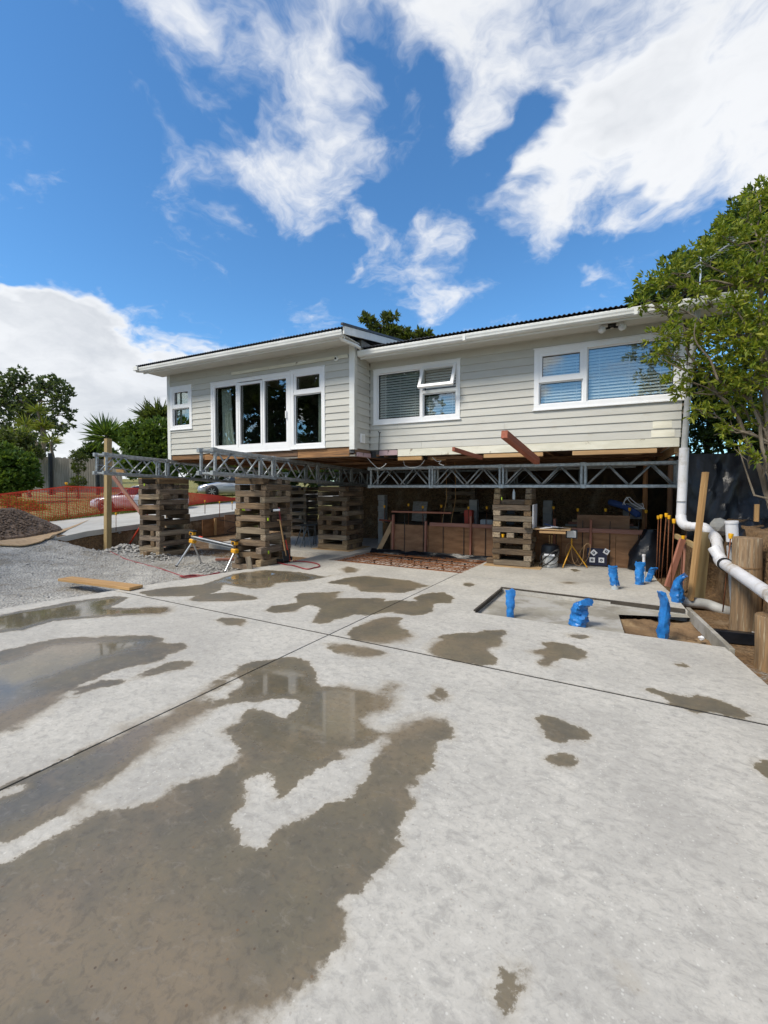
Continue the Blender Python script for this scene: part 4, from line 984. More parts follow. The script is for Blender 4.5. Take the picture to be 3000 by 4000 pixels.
# black plastic folded along the pit's back edge
def sheet(name, label, cat, grid, material, group=None, thick=0):
    nu, nv = len(grid), len(grid[0])
    vs = [tuple(p) for row in grid for p in row]
    fs = [(i * nv + j, i * nv + j + 1, (i + 1) * nv + j + 1, (i + 1) * nv + j) for i in range(nu - 1) for j in range(nv - 1)]
    return tag(MB().add(vs, fs).build(name, material, None, smooth=True, normals=False), label, cat, group)
g = []
for i in range(60):
    t = i / 59; x = -5.5 + 3.2 * t; row = []
    for j in range(7):
        s = j / 6; row.append((x, YB - .1 - .14 * (1 - s) + .03 * mnoise.noise(Vector((x * 4, s * 3, 0))), -.11 + .16 * s * (1 - .5 * t * 0) + .05 * mnoise.noise(Vector((x * 3, s * 2, 5)))))
    g.append(row)
sheet('plastic_strip', 'crumpled black plastic along the back of the mesh pit', 'plastic sheet', g, 'black_poly')

# starter bars with yellow safety caps
def starter(base, top, label, group, r=.0075):
    t = thing('starter_bar', label, 'rebar', base, group)
    b, e = Vector(base), Vector(top); rodshare('bar', b, e, r, 'rust', t, 6)
    d = (e - b).normalized(); M, L = frame(e - d * .035, e + d * .03)
    MB().add(*(lambda m: (m.v, m.f))(MB().lathe([(.020, 0), (.024, .02), (.028, .045), (.028, .065), (.02, .068)], 10)), M @ Matrix.Rotation(pi / 2, 4, 'Y')).build('cap', 'yellow_plastic', t, smooth=True)
NTH = ['leftmost', 'second from left', 'middle one', 'fourth from left', 'rightmost']
gb = 'capped starter bars along the right slab edge'
for (cx_, cy_, bx_, by_) in ((400, 618, 380, 1182), (425, 610, 402, 1196), (472, 598, 424, 1222), (497, 617, 474, 1240), (542, 652, 510, 1330)):
    b = G(*q('8', bx_, by_), 0); top = PD(*q('8', cx_, cy_ + 12), depth(b)); starter(b, top, NTH.pop(0) + ' of the five capped starter bars at the right slab edge', gb)
b = PD(*q('8', 612, 1150), 7.1); starter(b, PD(*q('8', 626, 815), 7.1), 'short capped bar beside the pink timber brace', 'capped bar by the brace')
b = PD(*q('8', 985, 1490), 5.6); starter(b, PD(*q('8', 1058, 800), 5.6), 'capped bar standing in front of the black plastic', 'capped bar by the plastic')
gb = 'capped starter bars behind the plywood boxing'
ORD = ['first', 'second', 'third', 'fourth', 'fifth', 'sixth', 'seventh', 'eighth', 'ninth', 'tenth', 'eleventh']
for x in (-5.3, -4.6, -4.2, -3.7, -3.0, -2.55, -1.05, -.55, .0, .45, .75):
    starter((x, YB + .25, .3), (x, YB + .25, 1.17 + .03 * sin(x * 5)), ORD.pop(0) + ' yellow capped bar from the left in the dark behind the plywood', gb)
gb = 'capped starter bars on the driveway cut'
for (x_, y0_, y1_) in ((500, 350, 520), (690, 365, 620), (852, 370, 470)):
    b = PX(*q('K', x_, y1_), -12.85); starter(b, PX(*q('K', x_, y0_ + 6), -12.85), {500: 'left', 690: 'middle', 852: 'right'}[x_] + ' one of three thin capped bars in front of the driveway', gb, .012)
b = PD(*q('4', 955, 1530), 12.2); starter(b, PD(*q('4', 955, 1385), 12.2), 'thin bare looking bar beside the timber post', 'bar by the post')

# ------------------------------------------------------------------ stand-up taped pipes
def taped(base, hgt, r, lean, label, seed, flat=.35, fold=0.0, bare=.0, yaw=0.3):
    """pipe end wrapped in blue plastic: wrinkled sleeve whose loose end is pinched flat and may flop over"""
    r *= .86; n, m_ = 20, 22; vs, fs = [], []; b = Vector(base); ca, sa = cos(yaw), sin(yaw)
    p = b.copy(); ang = 0.0; ds = hgt * (1 + .5 * fold) / m_
    dirh = Vector((-sa, ca, 0)) * -1; wide = Vector((ca, sa, 0))
    for i in range(m_ + 1):
        t = i / m_; ang = fold * 2.3 * float(S(.45, .9, t)); pin = float(S(.35, .95, t)) * (1 - flat)
        up = Vector((lean[0], lean[1], 1)).normalized() * cos(ang) + dirh * sin(ang); nrm = wide.cross(up)
        for k in range(n):
            a = 2 * pi * k / n
            w = 1 + .30 * mnoise.noise(Vector((cos(a) * 1.8 + seed, sin(a) * 1.8, t * 5))) + .24 * mnoise.noise(Vector((cos(a) * 5 + seed, sin(a) * 5, t * 11)))
            tear = .12 * hgt * mnoise.noise(Vector((cos(a) * 1.2, sin(a) * 1.2, seed * 3.1))) * float(S(.8, 1, t))
            v = p + wide * (r * w * cos(a) * (1 + .28 * pin)) + nrm * (r * w * sin(a) * (1 - pin)) + up * tear
            vs.append(tuple(v))
        p = p + up * ds
    fs = [(i * n + k, i * n + (k + 1) % n, (i + 1) * n + (k + 1) % n, (i + 1) * n + k) for i in range(m_) for k in range(n)] + [tuple(m_ * n + k for k in range(n))]
    o = thing('taped_pipe', label, 'pipe', base)
    MB().add(vs, fs).build('blue_sleeve', 'blue_tape', o, smooth=True)
    if bare: MB().lathe([(r * .93, -bare), (r * .93, .02)], 16, Matrix.Translation(b)).build('pipe_end', 'bottle_clear', o, smooth=True)
    return o
def bl(zone, x, y, z=0): return G(*q(zone, x, y), z)
b = bl('B', 545, 232, -.05); taped(b, .36, .056, (.0, 0), 'pointed blue wrapped pipe at the left of the recess', 1, .10, .0)
b = bl('B', 838, 268, -.05); taped(b, .29, .115, (.12, 0), 'blue wrapped pipe bent over at the edge of the recess', 2, .42, .42, yaw=.95)
b = bl('B', 1203, 322, -.08); taped(b, .50, .066, (.06, .0), 'tall blue wrapped pipe standing in the bare dirt patch', 3, .3, .18, yaw=-1.0)
b = bl('7', 1077, 1075); taped(b + Vector((0, 0, .06)), .30, .07, (-.15, 0), 'blue wrapped pipe with a clear foot alone on the far slab', 4, .4, .15, bare=.06)
b = bl('7', 1265, 1040); taped(b, .37, .075, (.0, .05), 'blue wrapped pipe beside the thin white pipe', 5, .2, .05)
b = bl('7', 1330, 1017); taped(b, .24, .06, (.3, .1), 'short slumped blue wrapped pipe behind the thin white pipe', 6, .3, .25)
b = bl('7', 1552, 1171); taped(b, .37, .088, (.0, 0), 'blue wrapped pipe with a folded square top at the right slab edge', 7, .45, .34, yaw=1.3)
p0 = bl('7', 1300, 1000); p1 = PD(*q('7', 1298, 815), depth(p0))
t = thing('white_pipe', 'thin white plastic pipe standing between blue wrapped pipes', 'pipe', p0)
rod('tube', p0, p1, .025, 'pvc_white', t, 12); MB().tube([p1 - Vector((0, 0, .03)), p1 + Vector((0, 0, .012))], .03, 12).build('collar', 'pvc_white', t, smooth=True)

# ------------------------------------------------------------------ downpipe to stormwater
t = thing('stormwater_pipe', 'white plastic downpipe that elbows away from the house corner', 'pipe', (1.15, 8.5, 1))
P1 = PD(1478, 968, 7.15); P2 = PD(1471, 1118, 7.1); P3 = PD(1520, 1138, 6.9); P4 = PD(1547, 1163, 6.5); P5 = PD(1556, 1212, 5.75); P6 = PD(1670, 1290, 4.15)
r = .068
rod('upright', P1, P2, r, 'pvc_white', t, 18)
def elbow(a, b, c, rr, m, name='elbow'):
    a, b, c = map(Vector, (a, b, c)); pts = [(a.lerp(b, s)).lerp(b.lerp(c, s), s) for s in np.linspace(0, 1, 9)]
    MB().tube(pts, rr, 18).build(name, m, t, smooth=True)
d23, d34, d45, d56 = [(y - x).normalized() for x, y in ((P2, P3), (P3, P4), (P4, P5), (P5, P6))]
C2 = PD(1470, 1137, 7.05)
elbow(P2 + Vector((0, 0, .03)), C2, C2 + (P3 - C2).normalized() * .13, r * 1.1, 'pvc_white'); rod('run', C2.lerp(P3, .3), P3, r, 'pvc_white', t, 18)
elbow(P3 - (P3 - C2).normalized() * .09, P3, P3 + d34 * .1, r * 1.12, 'pvc_white'); rod('run', P3, P4, r, 'pvc_white', t, 18)
elbow(P4 - d34 * .09, P4, P4 + d45 * .12, r * 1.12, 'pvc_white'); rod('run', P4, P5, r, 'pvc_white', t, 18)
elbow(P5 - d45 * .1, P5, P5 + d56 * .12, r * 1.12, 'pvc_white'); rod('run', P5, P6, r, 'pvc_white', t, 18)
for s in (.02, .09): pp = P5.lerp(P6, .1 + s * .3); MB().tube([pp, pp + d56 * .02], r * 1.2, 18).build('rubber_ring', 'black_rubber', t, smooth=True)
rod('branch', P5 + Vector((-.06, .1, .16)), P5 + Vector((.03, 0, -.02)), r, 'pvc_white', t, 18)
P0 = Vector((1.17, 8.56, 2.36)); P00 = PD(1484, 800, 7.2)
rod('old_downpipe', P1 + Vector((0, .01, -.03)), Vector((1.16, 8.55, 3.4)), .045, 'pvc_dull', t, 12); rod('old_downpipe', (1.16, 8.55, 3.4), (1.2, 8.2, 4.4), .045, 'pvc_dull', t, 12)
MB().tube([P2 + Vector((0, 0, .26)), P2 + Vector((0, 0, .265))], r * 1.04, 18).build('joint', 'pvc_dull', t)
# vertical drain pipes by the retaining wall
a = PD(*q('8', 1075, 890), 5.75); b = PD(*q('8', 1110, 1450), 5.75)
tag(MB().tube([a, b], .066, 16).build('drain_pipe', 'pvc_dull', None, smooth=True), 'dull grey drain pipe standing in the gap beside the round pole', 'pipe')
a = PD(*q('8', 1064, 665), 5.8); b = PD(*q('8', 1075, 850), 5.8)
tag(MB().tube([a, a + (b - a) * .1], .078, 16).tube([a + (b - a) * .08, b], .07, 16).build('pipe_stub', 'pvc_white', None, smooth=True), 'open white pipe stub sticking out of the black plastic', 'pipe')
pts = [G(*q('8', 600, 1400), -.05), G(*q('8', 720, 1405), -.04), G(*q('8', 850, 1425), -.06), G(*q('8', 960, 1465), -.1), G(*q('8', 1080, 1500), -.14)]
tag(MB().tube(smoothpts(pts), .075, 14).build('drain_hose', 'pvc_dull', None, smooth=True), 'grey drain pipe lying on the soil past the slab edge', 'pipe')

# ------------------------------------------------------------------ right bank: poles, boards, props, plastic
def pole(base, top, r, label):
    t = thing('round_pole', label, 'pole', base); M, L = frame(base, top)
    m_ = MB().tube([(0, 0, 0), (L * .5, .01, 0), (L * .99, 0, 0), (L, 0, 0)], [r * 1.05, r * 1.0, r * .98, r * .93], 22)
    me = bpy.data.meshes.new('log'); me.from_pydata(m_.v, [], m_.f); me.shade_smooth()
    try: me.set_sharp_from_angle(angle=radians(40))
    except Exception: pass
    mesh_obj('log', me, 'pole_wood', t, M); return t
pb = PD(1607, 1395, 5.25); pt = PD(1614, 1161, 5.25)
pl = pole(pb, pt, .145, 'stout round timber pole of the retaining wall behind the pipe')
MB().tube([pt + (pb - pt) * .26, pt + (pb - pt) * .275], .149, 22).build('saw_mark', 'sleeper', pl)
pb2 = PD(1668, 1490, 4.3); pt2 = PD(1672, 1330, 4.3); pole(pb2, pt2, .15, 'second round pole at the right edge of the photo')
rw = thing('retaining_wall', 'stacked timber sleeper retaining wall at the right edge', 'retaining wall', (1.7, 6, 0))
wx = max(pb.x, pb2.x) + .16
zz = -.15
for k in range(7): beam('sleeper', (wx - .02 + .012 * sin(k * 2), 3.2, zz + .075), (wx + .1 + .012 * sin(k * 2), 6.75, zz + .075), .05, .146, 'sleeper' if k % 3 else 'pole_wood', rw); zz += .15
def prop(zone, top, foot, w, h, m, label, D=None, z=0, roll=0.0):
    f = G(*q(zone, *foot), z) if D is None else PD(*q(zone, *foot), D)
    e = PD(*q(zone, *top), depth(f)); o = beam('timber_prop', f, e, w, h, m, roll=roll); return tag(o, label, 'timber prop')
prop('8', (828, 222), (690, 1385), .045, .10, 'pine', 'long pine plank leaning upright against the bank', roll=.4)
prop('8', (825, 765), (760, 1390), .17, .025, 'treated_pine', 'wide pale board standing behind the leaning plank', D=6.6, roll=.3)
prop('8', (620, 830), (482, 1262), .09, .045, 'pink_pine', 'pink timber brace slanting up from the slab edge', D=7.05, roll=pi / 2)
prop('8', (640, 800), (612, 1250), .08, .045, 'pink_pine', 'upright pink stud behind the slanting brace', D=7.4, roll=pi / 2)
prop('8', (1296, 510), (1290, 670), .05, .05, 'pine', 'short stake poking out of the black plastic', D=6.1)
a, b = PD(*q('8', 560, 800), 7.6), PD(*q('8', 730, 890), 6.8)
tag(beam('short_batten', a, b, .05, .08, 'treated_pine'), 'short batten nailed across the leaning plank', 'batten')
# black polythene over the bank
g = []
for i in range(70):
    t_ = i / 69; x = 1.22 + 3.6 * t_; row = []
    for j in range(26):
        s = j / 25; f_ = .22 * mnoise.noise(Vector((x * 1.6 + s * .8, s * 1.3, 1))) + .16 * abs(mnoise.noise(Vector((x * 3.2 - s * 1.4, s * 1.1, 4)))) + .07 * abs(mnoise.noise(Vector((x * 8 + s * 2.5, s * 3, 7))))
        row.append((x, 9.02 - .22 * (1 - s) + f_, .70 + 1.52 * s + .04 * mnoise.noise(Vector((x * 2, 7, 0)))))
    g.append(row)
sheet('plastic_sheet', 'black plastic sheet hung over the earth bank by the tree', 'plastic sheet', g, 'black_poly')
g = []
for i in range(44):
    t_ = i / 43; row = []
    for j in range(24):
        s = j / 23; p = PD(1572 + 150 * t_, 1128 + 50 * s - 18 * t_ * (1 - s) + 8 * s * sin(t_ * 9), 6.6 - 1.0 * s)
        p += Vector((0, 0, .05 * mnoise.noise(Vector((t_ * 7, s * 5, 2))) + .02 * sin(t_ * 22 + s * 6))); row.append(p)
    g.append(row)
sheet('plastic_fold', 'loose crumpled black plastic lying behind the round pole', 'plastic sheet', g, 'black_poly')
def rock(p, s, seed, m='concrete_block', name='rock'):
    bm = bmesh.new(); bmesh.ops.create_icosphere(bm, subdivisions=2, radius=1)
    for v in bm.verts:
        k = 1 + .35 * mnoise.noise(v.co * 1.3 + Vector((seed, 0, 0))); v.co = Vector((v.co.x * s[0] * k, v.co.y * s[1] * k, v.co.z * s[2] * k))
    me = bpy.data.meshes.new(name); bm.to_mesh(me); bm.free(); return mesh_obj(name, me, m, None, Matrix.Translation(Vector(p)))
tag(rock(PD(*q('8', 960, 715), 7.0), (.15, .12, .13), 4, 'concrete_block', 'concrete_lump'), 'grey concrete lump holding down the plastic by the white pipe', 'rock')
a = G(*q('8', 905, 1700), -.06); b = G(*q('8', 1300, 1740), -.06)
tag(beam('wrapped_board', a, b, .09, .13, 'black_poly'), 'board wrapped in black plastic on the ground by the wall', 'board')
for k, (x_, y_) in enumerate(((1262, 1685), (790, 1728))):
    tag(rock(G(*q('8', x_, y_), -.05), (.03, .025, .025), 30 + k, 'paper', 'white_scrap'), ('scrap of white plastic on the soil by the round pole', 'scrap of white plastic in the dirt patch')[k], 'scrap')

# ------------------------------------------------------------------ things under the right wing
t = thing('plan_table', 'small site table with papers fixed to the grey crib', 'table', (-1.0, 9.7, 0))
beam('top', (-1.36, 9.75, .80), (-.62, 9.75, .80), .55, .02, 'ply_pale', t, ch=0)
beam('bearer', (-1.2, 9.5, .745), (-.7, 9.5, .745), .09, .045, 'pine', t)
MB().box(-1.33, -1.315, 9.42, 9.98, .815, 1.30).build('back_board', 'paper', t)
for k, (dx, dy, rz, mm) in enumerate(((-1.12, 9.62, .2, 'paper'), (-.95, 9.70, -.4, 'paper'), (-.82, 9.60, .9, 'paper'), (-1.0, 9.8, .1, 'blue_cloth'))):
    M = Matrix.Translation((dx, dy, .815 + .012 * k)) @ Matrix.Rotation(rz, 4, 'Z') @ Matrix.Rotation(.12 * (k - 1), 4, 'Y')
    tag(MB().box(-.15, .15, -.1, .1, 0, .006, M).build('paper_sheet' if mm == 'paper' else 'blue_folder', mm), ('paper plan at the left of the site table', 'paper plan in the middle of the site table', 'curled paper plan at the right of the site table', 'blue folder under the papers on the site table')[k], 'paper')
c = G(*q('7', 583, 905)); t = thing('tool_bucket', 'grey bucket with black hose draped over it beside the crib', 'bucket', c)
MB().lathe([(.14, 0), (.165, .30), (.172, .30), (.172, .33), (.15, .33)], 24, Matrix.Translation(c)).build('bucket', 'bucket_white', t, smooth=True)
MB().lathe([(.18, .26), (.185, .36), (.17, .45), (.1, .48)], 20, Matrix.Translation(c)).build('liner', 'black_poly', t, smooth=True)
for k in range(3):
    pts = [c + Vector((.175 * cos(a) * (1 + .04 * k), -.18 + .03 * sin(a), .2 + (.13 + .03 * k) * sin(a + k))) for a in np.linspace(0, 2 * pi, 22)]
    MB().tube(pts, .009, 6).build('hose_loop', 'black_rubber', t, smooth=True)
for k in (-.02, .025): rod('handle', c + Vector((k, 0, .44)), c + Vector((k * 1.1, .02, .66)), .011, 'pine', t)
MB().box(c.x - .1, c.x + .1, c.y - .186, c.y - .176, .25, .29).build('label_strip', 'paper', t)
# survey target board
a, b = PD(*q('7', 865, 765), 9.2), PD(*q('7', 1018, 890), 9.2)
t = thing('target_board', 'black board with white survey targets against the plywood', 'sign board', (a.x, 10.1, 0))
x0, x1 = PY(*q('7', 865, 765), 10.22).x, PY(*q('7', 1018, 765), 10.22).x; z1 = PY(*q('7', 940, 765), 10.22).z; z0 = .02
MB().box(x0, x1, 10.22, 10.235, z0, z1).build('board', 'navy', t)
for (zx, zy, rot) in ((916, 798, pi / 4), (1012, 790, .5), (904, 853, 0), (974, 855, 0)):
    p = PY(*q('7', zx, zy), 10.21); M = Matrix.Translation(p) @ Matrix.Rotation(rot, 4, 'Y')
    c_ = MB().box(-.052, .052, -.004, .0, -.052, .052, M).build('target_card', 'paper', t)
    MB().lathe([(.027, 0), (.027, .003)], 16, Matrix.Translation(p + Vector((0, -.005, 0))) @ Matrix.Rotation(pi / 2, 4, 'X')).build('ring', 'navy', c_)
    MB().lathe([(.009, 0), (.009, .003)], 10, Matrix.Translation(p + Vector((0, -.0095, 0))) @ Matrix.Rotation(pi / 2, 4, 'X')).build('dot', 'paper', c_)
# black plastic bag slumped against the boxing
def bag(c, sx, sy, h_, seed, name, label, m='black_poly'):
    vs, fs = [], []; n, k_ = 24, 14
    for i in range(k_ + 1):
        t_ = i / k_; w = (1 - .55 * t_ ** 2) * (1 + .15 * sin(t_ * 5))
        for k in range(n):
            a = 2 * pi * k / n; d = 1 + .22 * mnoise.noise(Vector((cos(a) * 2, sin(a) * 2, t_ * 3 + seed))) + .08 * mnoise.noise(Vector((cos(a) * 6, sin(a) * 6, t_ * 9 + seed)))
            vs.append((c.x + sx * w * d * cos(a) + .1 * t_, c.y + sy * w * d * sin(a), c.z + h_ * t_))
    fs = [(i * n + k, i * n + (k + 1) % n, (i + 1) * n + (k + 1) % n, (i + 1) * n + k) for i in range(k_) for k in range(n)] + [tuple(k_ * n + k for k in range(n))]
    return tag(MB().add(vs, fs).build(name, m, None, smooth=True), label, 'bag')
c = G(*q('7', 1300, 945)); bag(Vector((c.x + .02, c.y + .25, 0)), .3, .22, .82, 3, 'plastic_bag', 'big black plastic bag slumped in the corner by the boxing')
tag(MB().lathe([(.03, 0), (.032, .08), (.03, .15), (.012, .19), (.012, .21)], 12, Matrix.Translation((-1.72, 9.5, 1.40))).build('water_bottle', 'bottle_clear', None, smooth=True), 'clear water bottle standing on the grey crib', 'bottle')
beam('timber', (-2.0, 9.55, 1.346), (-1.42, 9.55, 1.346), .14, .10, 'crib_timber', cr4, ch=.007)
tag(MB().lathe([(.025, 0), (.033, .07)], 12, Matrix.Translation((-1.93, 9.46, .60))).build('paper_cup', 'yellow_plastic', None), 'yellow cup tucked into the grey crib', 'cup')
tag(MB().tube([(-1.72, 9.42, .958), (-1.58, 9.44, .96)], .018, 8).build('red_tool', 'red_paint', None), 'small red tool lying in a gap of the grey crib', 'tool')
# work light on its stand, extension leads
c = Vector((-.62, 9.95, 0)); t = thing('work_light', 'work light on a yellow stand beside the site table', 'lamp', c)
MB().box(c.x - .11, c.x + .11, c.y - .08, c.y - .02, .60, .78).build('housing', 'dark_steel', t); MB().box(c.x - .085, c.x + .085, c.y - .09, c.y - .081, .62, .76).build('lens', 'lamp_clear', t)
for a in (0, 2.1, 4.2): rod('leg', c + Vector((0, 0, .45)), c + Vector((.3 * cos(a), .3 * sin(a), .01)), .012, 'dewalt_yellow', t)
rod('column', c + Vector((0, 0, .4)), c + Vector((0, -.03, .62)), .014, 'dewalt_yellow', t)
pts = [(-.5 + .2 * cos(a) * (1 + .3 * sin(3 * a)), 9.9 + .12 * sin(a), .28 + .28 * sin(a * 2.3) * .8) for a in np.linspace(0, 8, 50)]
tag(MB().tube(pts, .005, 5).build('orange_lead', 'pine', None, smooth=True), 'tangled orange extension lead hanging by the boxing', 'cable')
# clutter on the ledge behind the boxing
MB_ = [((.25, 10.9, .72), (.1, .06, .24), 'blue_cloth', 'blue_box', 'blue box on the ledge behind the boxing'), ((-.1, 10.8, .7), (.14, .05, .05), 'paper', 'white_packet', 'white packet lying on the boxing ledge'),
       ((-2.6, 10.9, .72), (.16, .1, .14), 'bucket_white', 'white_carton', 'white carton on the ledge left of the grey crib'), ((-3.1, 11.0, .74), (.1, .1, .34), 'red_paint', 'red_fuel_can', 'red fuel can in the shadow behind the boxing')]
for (p, s, m_, nm, lb) in MB_:
    bm = bmesh.new(); bmesh.ops.create_cube(bm, size=1)
    for v in bm.verts: v.co = Vector((v.co.x * s[0] * 2, v.co.y * s[1] * 2, (v.co.z + .5) * s[2]))
    bmesh.ops.bevel(bm, geom=bm.edges[:], offset=.015, segments=2, affect='EDGES')
    me = bpy.data.meshes.new(nm); bm.to_mesh(me); bm.free(); tag(mesh_obj(nm, me, m_, None, Matrix.Translation(p)), lb, nm.split('_')[1])
MB().box(-5.4, 1.2, 10.7, 11.1, -.1, .70).build('soil_ledge', 'bank_soil_shaded')['kind'] = 'structure'
tag(MB().box(-8.2, 4.5, 12.95, 13.3, -.1, 2.42).build('cut_bank', 'bank_soil_shaded'), kind='structure')
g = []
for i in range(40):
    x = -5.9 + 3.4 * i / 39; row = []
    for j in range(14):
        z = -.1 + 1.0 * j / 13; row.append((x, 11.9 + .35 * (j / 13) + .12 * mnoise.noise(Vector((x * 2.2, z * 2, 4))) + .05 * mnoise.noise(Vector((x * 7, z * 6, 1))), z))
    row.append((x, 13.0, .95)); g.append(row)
o = sheet('earth_face', None, None, g, 'bank_soil_shaded'); o['kind'] = 'structure'
# concrete block piers and a dangling rope in the dark
for k, (x, y, n_) in enumerate(((-3.05, 11.3, 4), (-1.25, 11.35, 4), (-5.75, 11.4, 9))):
    t = thing('block_pier', ('small concrete block pier behind the plywood boxing', 'concrete block pier behind the grey crib', 'tall concrete block pier behind the dark crib')[k], 'pier', (x, y, .68))
    for j in range(n_): MB().box(x - .1 + .012 * sin(j * 3), x + .1, y - .1, y + .1, (.70 if k < 2 else 0) + j * .16, (.70 if k < 2 else 0) + j * .16 + .154).build('block', 'concrete_block', t)
for k, (x, y) in enumerate(((-3.35, 10.6), (-3.6, 10.65))):
    pts = smoothpts([(x, y, 2.28), (x + .02, y, 1.4), (x - .05, y - .05, .9), (x - .15, y - .1, .1)]); tag(MB().tube(pts, .008, 5).build('hanging_rope', 'pine', None, smooth=True), ('rope hanging down in front of the plywood boxing', 'second rope hanging left of the first')[k], 'rope')
# site peg: a batten cross by the pit corner
b = G(*q('6', 715, 752)); t = thing('profile_peg', 'timber peg with a red cross rail at the back corner of the pit', 'peg', b)
e = PD(*q('6', 725, 530), depth(b)); beam('stake', b, e, .045, .045, 'pine', t)
beam('cross_rail', PD(*q('6', 645, 548), depth(b) - .05), PD(*q('6', 748, 556), depth(b) - .05), .03, .05, 'red_beam', t); beam('strut', PD(*q('6', 670, 560), depth(b) - .04), PD(*q('6', 722, 605), depth(b) - .04), .03, .04, 'pine', t)
for k in range(5):
    tag(beam('stored_plank', (-.9 + .07 * k, 11.02 + .05 * k, .73 + .05 * k), (.75 - .1 * k, 11.05 + .03 * k, .73 + .05 * k), .14, .045, ('pine', 'grey_paling', 'pink_pine', 'ply_pale', 'crib_timber')[k]), ('bottom', 'second', 'third', 'fourth', 'top')[k] + ' plank of the timber stack on the ledge under the right wing', 'plank')
for k in range(2):
    tag(MB().tube([(-2.9 + .5 * k, 11.2 + .1 * k, 2.12 - .05 * k), (.2 + .4 * k, 11.6, 2.16 - .03 * k)], .03, 10).build('hung_pipe', 'pvc_dull', None, smooth=True), ('grey pipe', 'lower grey pipe')[k] + ' hung under the floor joists in the dark', 'pipe')
for k, (x, y, z, w, h_) in enumerate(((-4.6, 11.3, .72, .5, .55), (-2.2, 11.25, .72, .35, .42), (.55, 11.3, .95, .4, .35))):
    M = Matrix.Translation((x, y, z)) @ Matrix.Rotation(.3 * (k - 1), 4, 'Z') @ Matrix.Rotation(-.15, 4, 'X')
    tag(MB().box(-w / 2, w / 2, 0, .02, 0, h_, M).build('leaning_panel', ('grey_paling', 'dark_steel', 'concrete_block')[k]), ('grey board', 'dark metal sheet', 'grey cement sheet')[k] + ' leaning on the earth ledge under the house', 'panel')
# two beams poking out under the floor
a = PD(*q('2', 1235, 915), 6.55); b = PD(*q('2', 1470, 1108), 7.9); b.z = min(b.z, 2.25)
tag(beam('floor_beam', a, b, .10, .12, 'red_beam', ch=.006), 'red timber beam poking out from under the right wing', 'timber beam')
a = PD(*q('2', 868, 1022), 7.6); b = PD(*q('2', 1070, 1085), 8.6); b.z = min(b.z, 2.24)
tag(beam('floor_batten', a, b, .05, .07, 'red_beam'), 'thinner red batten poking out left of the big beam', 'timber beam')
# white branch and rolled tarp jammed under the floor
a, b = PY(*q('7', 1030, 410), 10.9), PY(*q('7', 1270, 520), 10.7)
tag(MB().tube(smoothpts([a, a.lerp(b, .5) + Vector((0, 0, .05)), b]), [.05] + [.07] * 11 + [.03], 10).build('rolled_tarp', 'blue_cloth', None, smooth=True), 'dark blue rolled tarp lying on the ledge in the dark', 'tarp')
pts = [PY(*q('7', 1215 + 70 * cos(a) + 20 * sin(2.3 * a), 420 + 45 * sin(a * 1.3)), 10.75) for a in np.linspace(0, 11, 60)]
tag(MB().tube(pts, .008, 5).build('cable_coil', 'paper', None, smooth=True), 'tangled pale cable hanging under the floor at the right', 'cable')
for k, xx in enumerate((-.25, 1.2)):
    tag(beam('floor_prop', (xx + 1.0 * (1 - k), 11.0, .7), (xx + 1.0 * (1 - k), 11.0, 2.25), .09, .09, 'joist'), ('timber prop under the floor above the blue tarp', 'timber prop at the far right corner under the floor')[k], 'timber prop')
# ------------------------------------------------------------------ left side of the site
def tz(x, y): return float(terrain_z(np.array([x]), np.array([y]))[0])
def GT(px, py, far=60):
    d = ray(px, py); t = 2.0
    while t < far:
        p = EYE + d * t
        if p.z < tz(p.x, p.y): return p
        t += .05
    return EYE + d * far
# square post with its brace
b = GT(232, 1189); e = PD(233.5, 948, depth(b))
t = thing('timber_post', 'square yellow timber post standing at the end of the left truss', 'post', b)
beam('post', b - Vector((0, 0, .2)), e, .145, .145, 'treated_pine', t, ch=.006)
D = depth(b)
beam('brace', PD(*q('4', 930, 1075), D - .15), PD(*q('4', 1195, 1425), D - .5), .045, .10, 'pink_pine', t)
beam('block', PD(*q('4', 965, 1040), D - .05), PD(*q('4', 1025, 1035), D - .05), .09, .14, 'pine', t)
a, c = PD(*q('4', 820, 985), D - .4), PD(*q('4', 1160, 1040), D - 1.2)
tag(MB().tube([a, a.lerp(c, .45), c], [.022, .02, .012], 8).build('pry_bar', 'dark_steel', None, smooth=True), 'dark steel bar lying through the end of the left truss', 'bar')
# red shovel
f = GT(*q('4', 1060, 1642)); e = PD(*q('4', 1228, 1368), depth(f)); t = thing('red_shovel', 'red handled shovel leaning against the left crib', 'shovel', f)
rod('shaft', f, e, .022, 'red_paint', t, 10); dv = (e - f).normalized(); sd = R3.copy()
MB().tube(smoothpts([e, e + dv * .05 - sd * .06, e + dv * .13 - sd * .06, e + dv * .13 + sd * .06, e + dv * .05 + sd * .06, e]), .014, 8).build('grip', 'red_paint', t, smooth=True)
mb = MB()
for i in range(7):
    for j in range(6):
        u, v_ = (i / 6 - .5) * .22, j / 5 * .26; p = f - dv * (v_ - .06) + sd * (u * (1 - .3 * (j / 5) ** 3)) + FH * (-.03 * cos(u * 12)); mb.v.append(tuple(p))
mb.f = [(i * 6 + j, i * 6 + j + 1, (i + 1) * 6 + j + 1, (i + 1) * 6 + j) for i in range(6) for j in range(5)]; mb.build('blade', 'dark_steel', t, smooth=True)
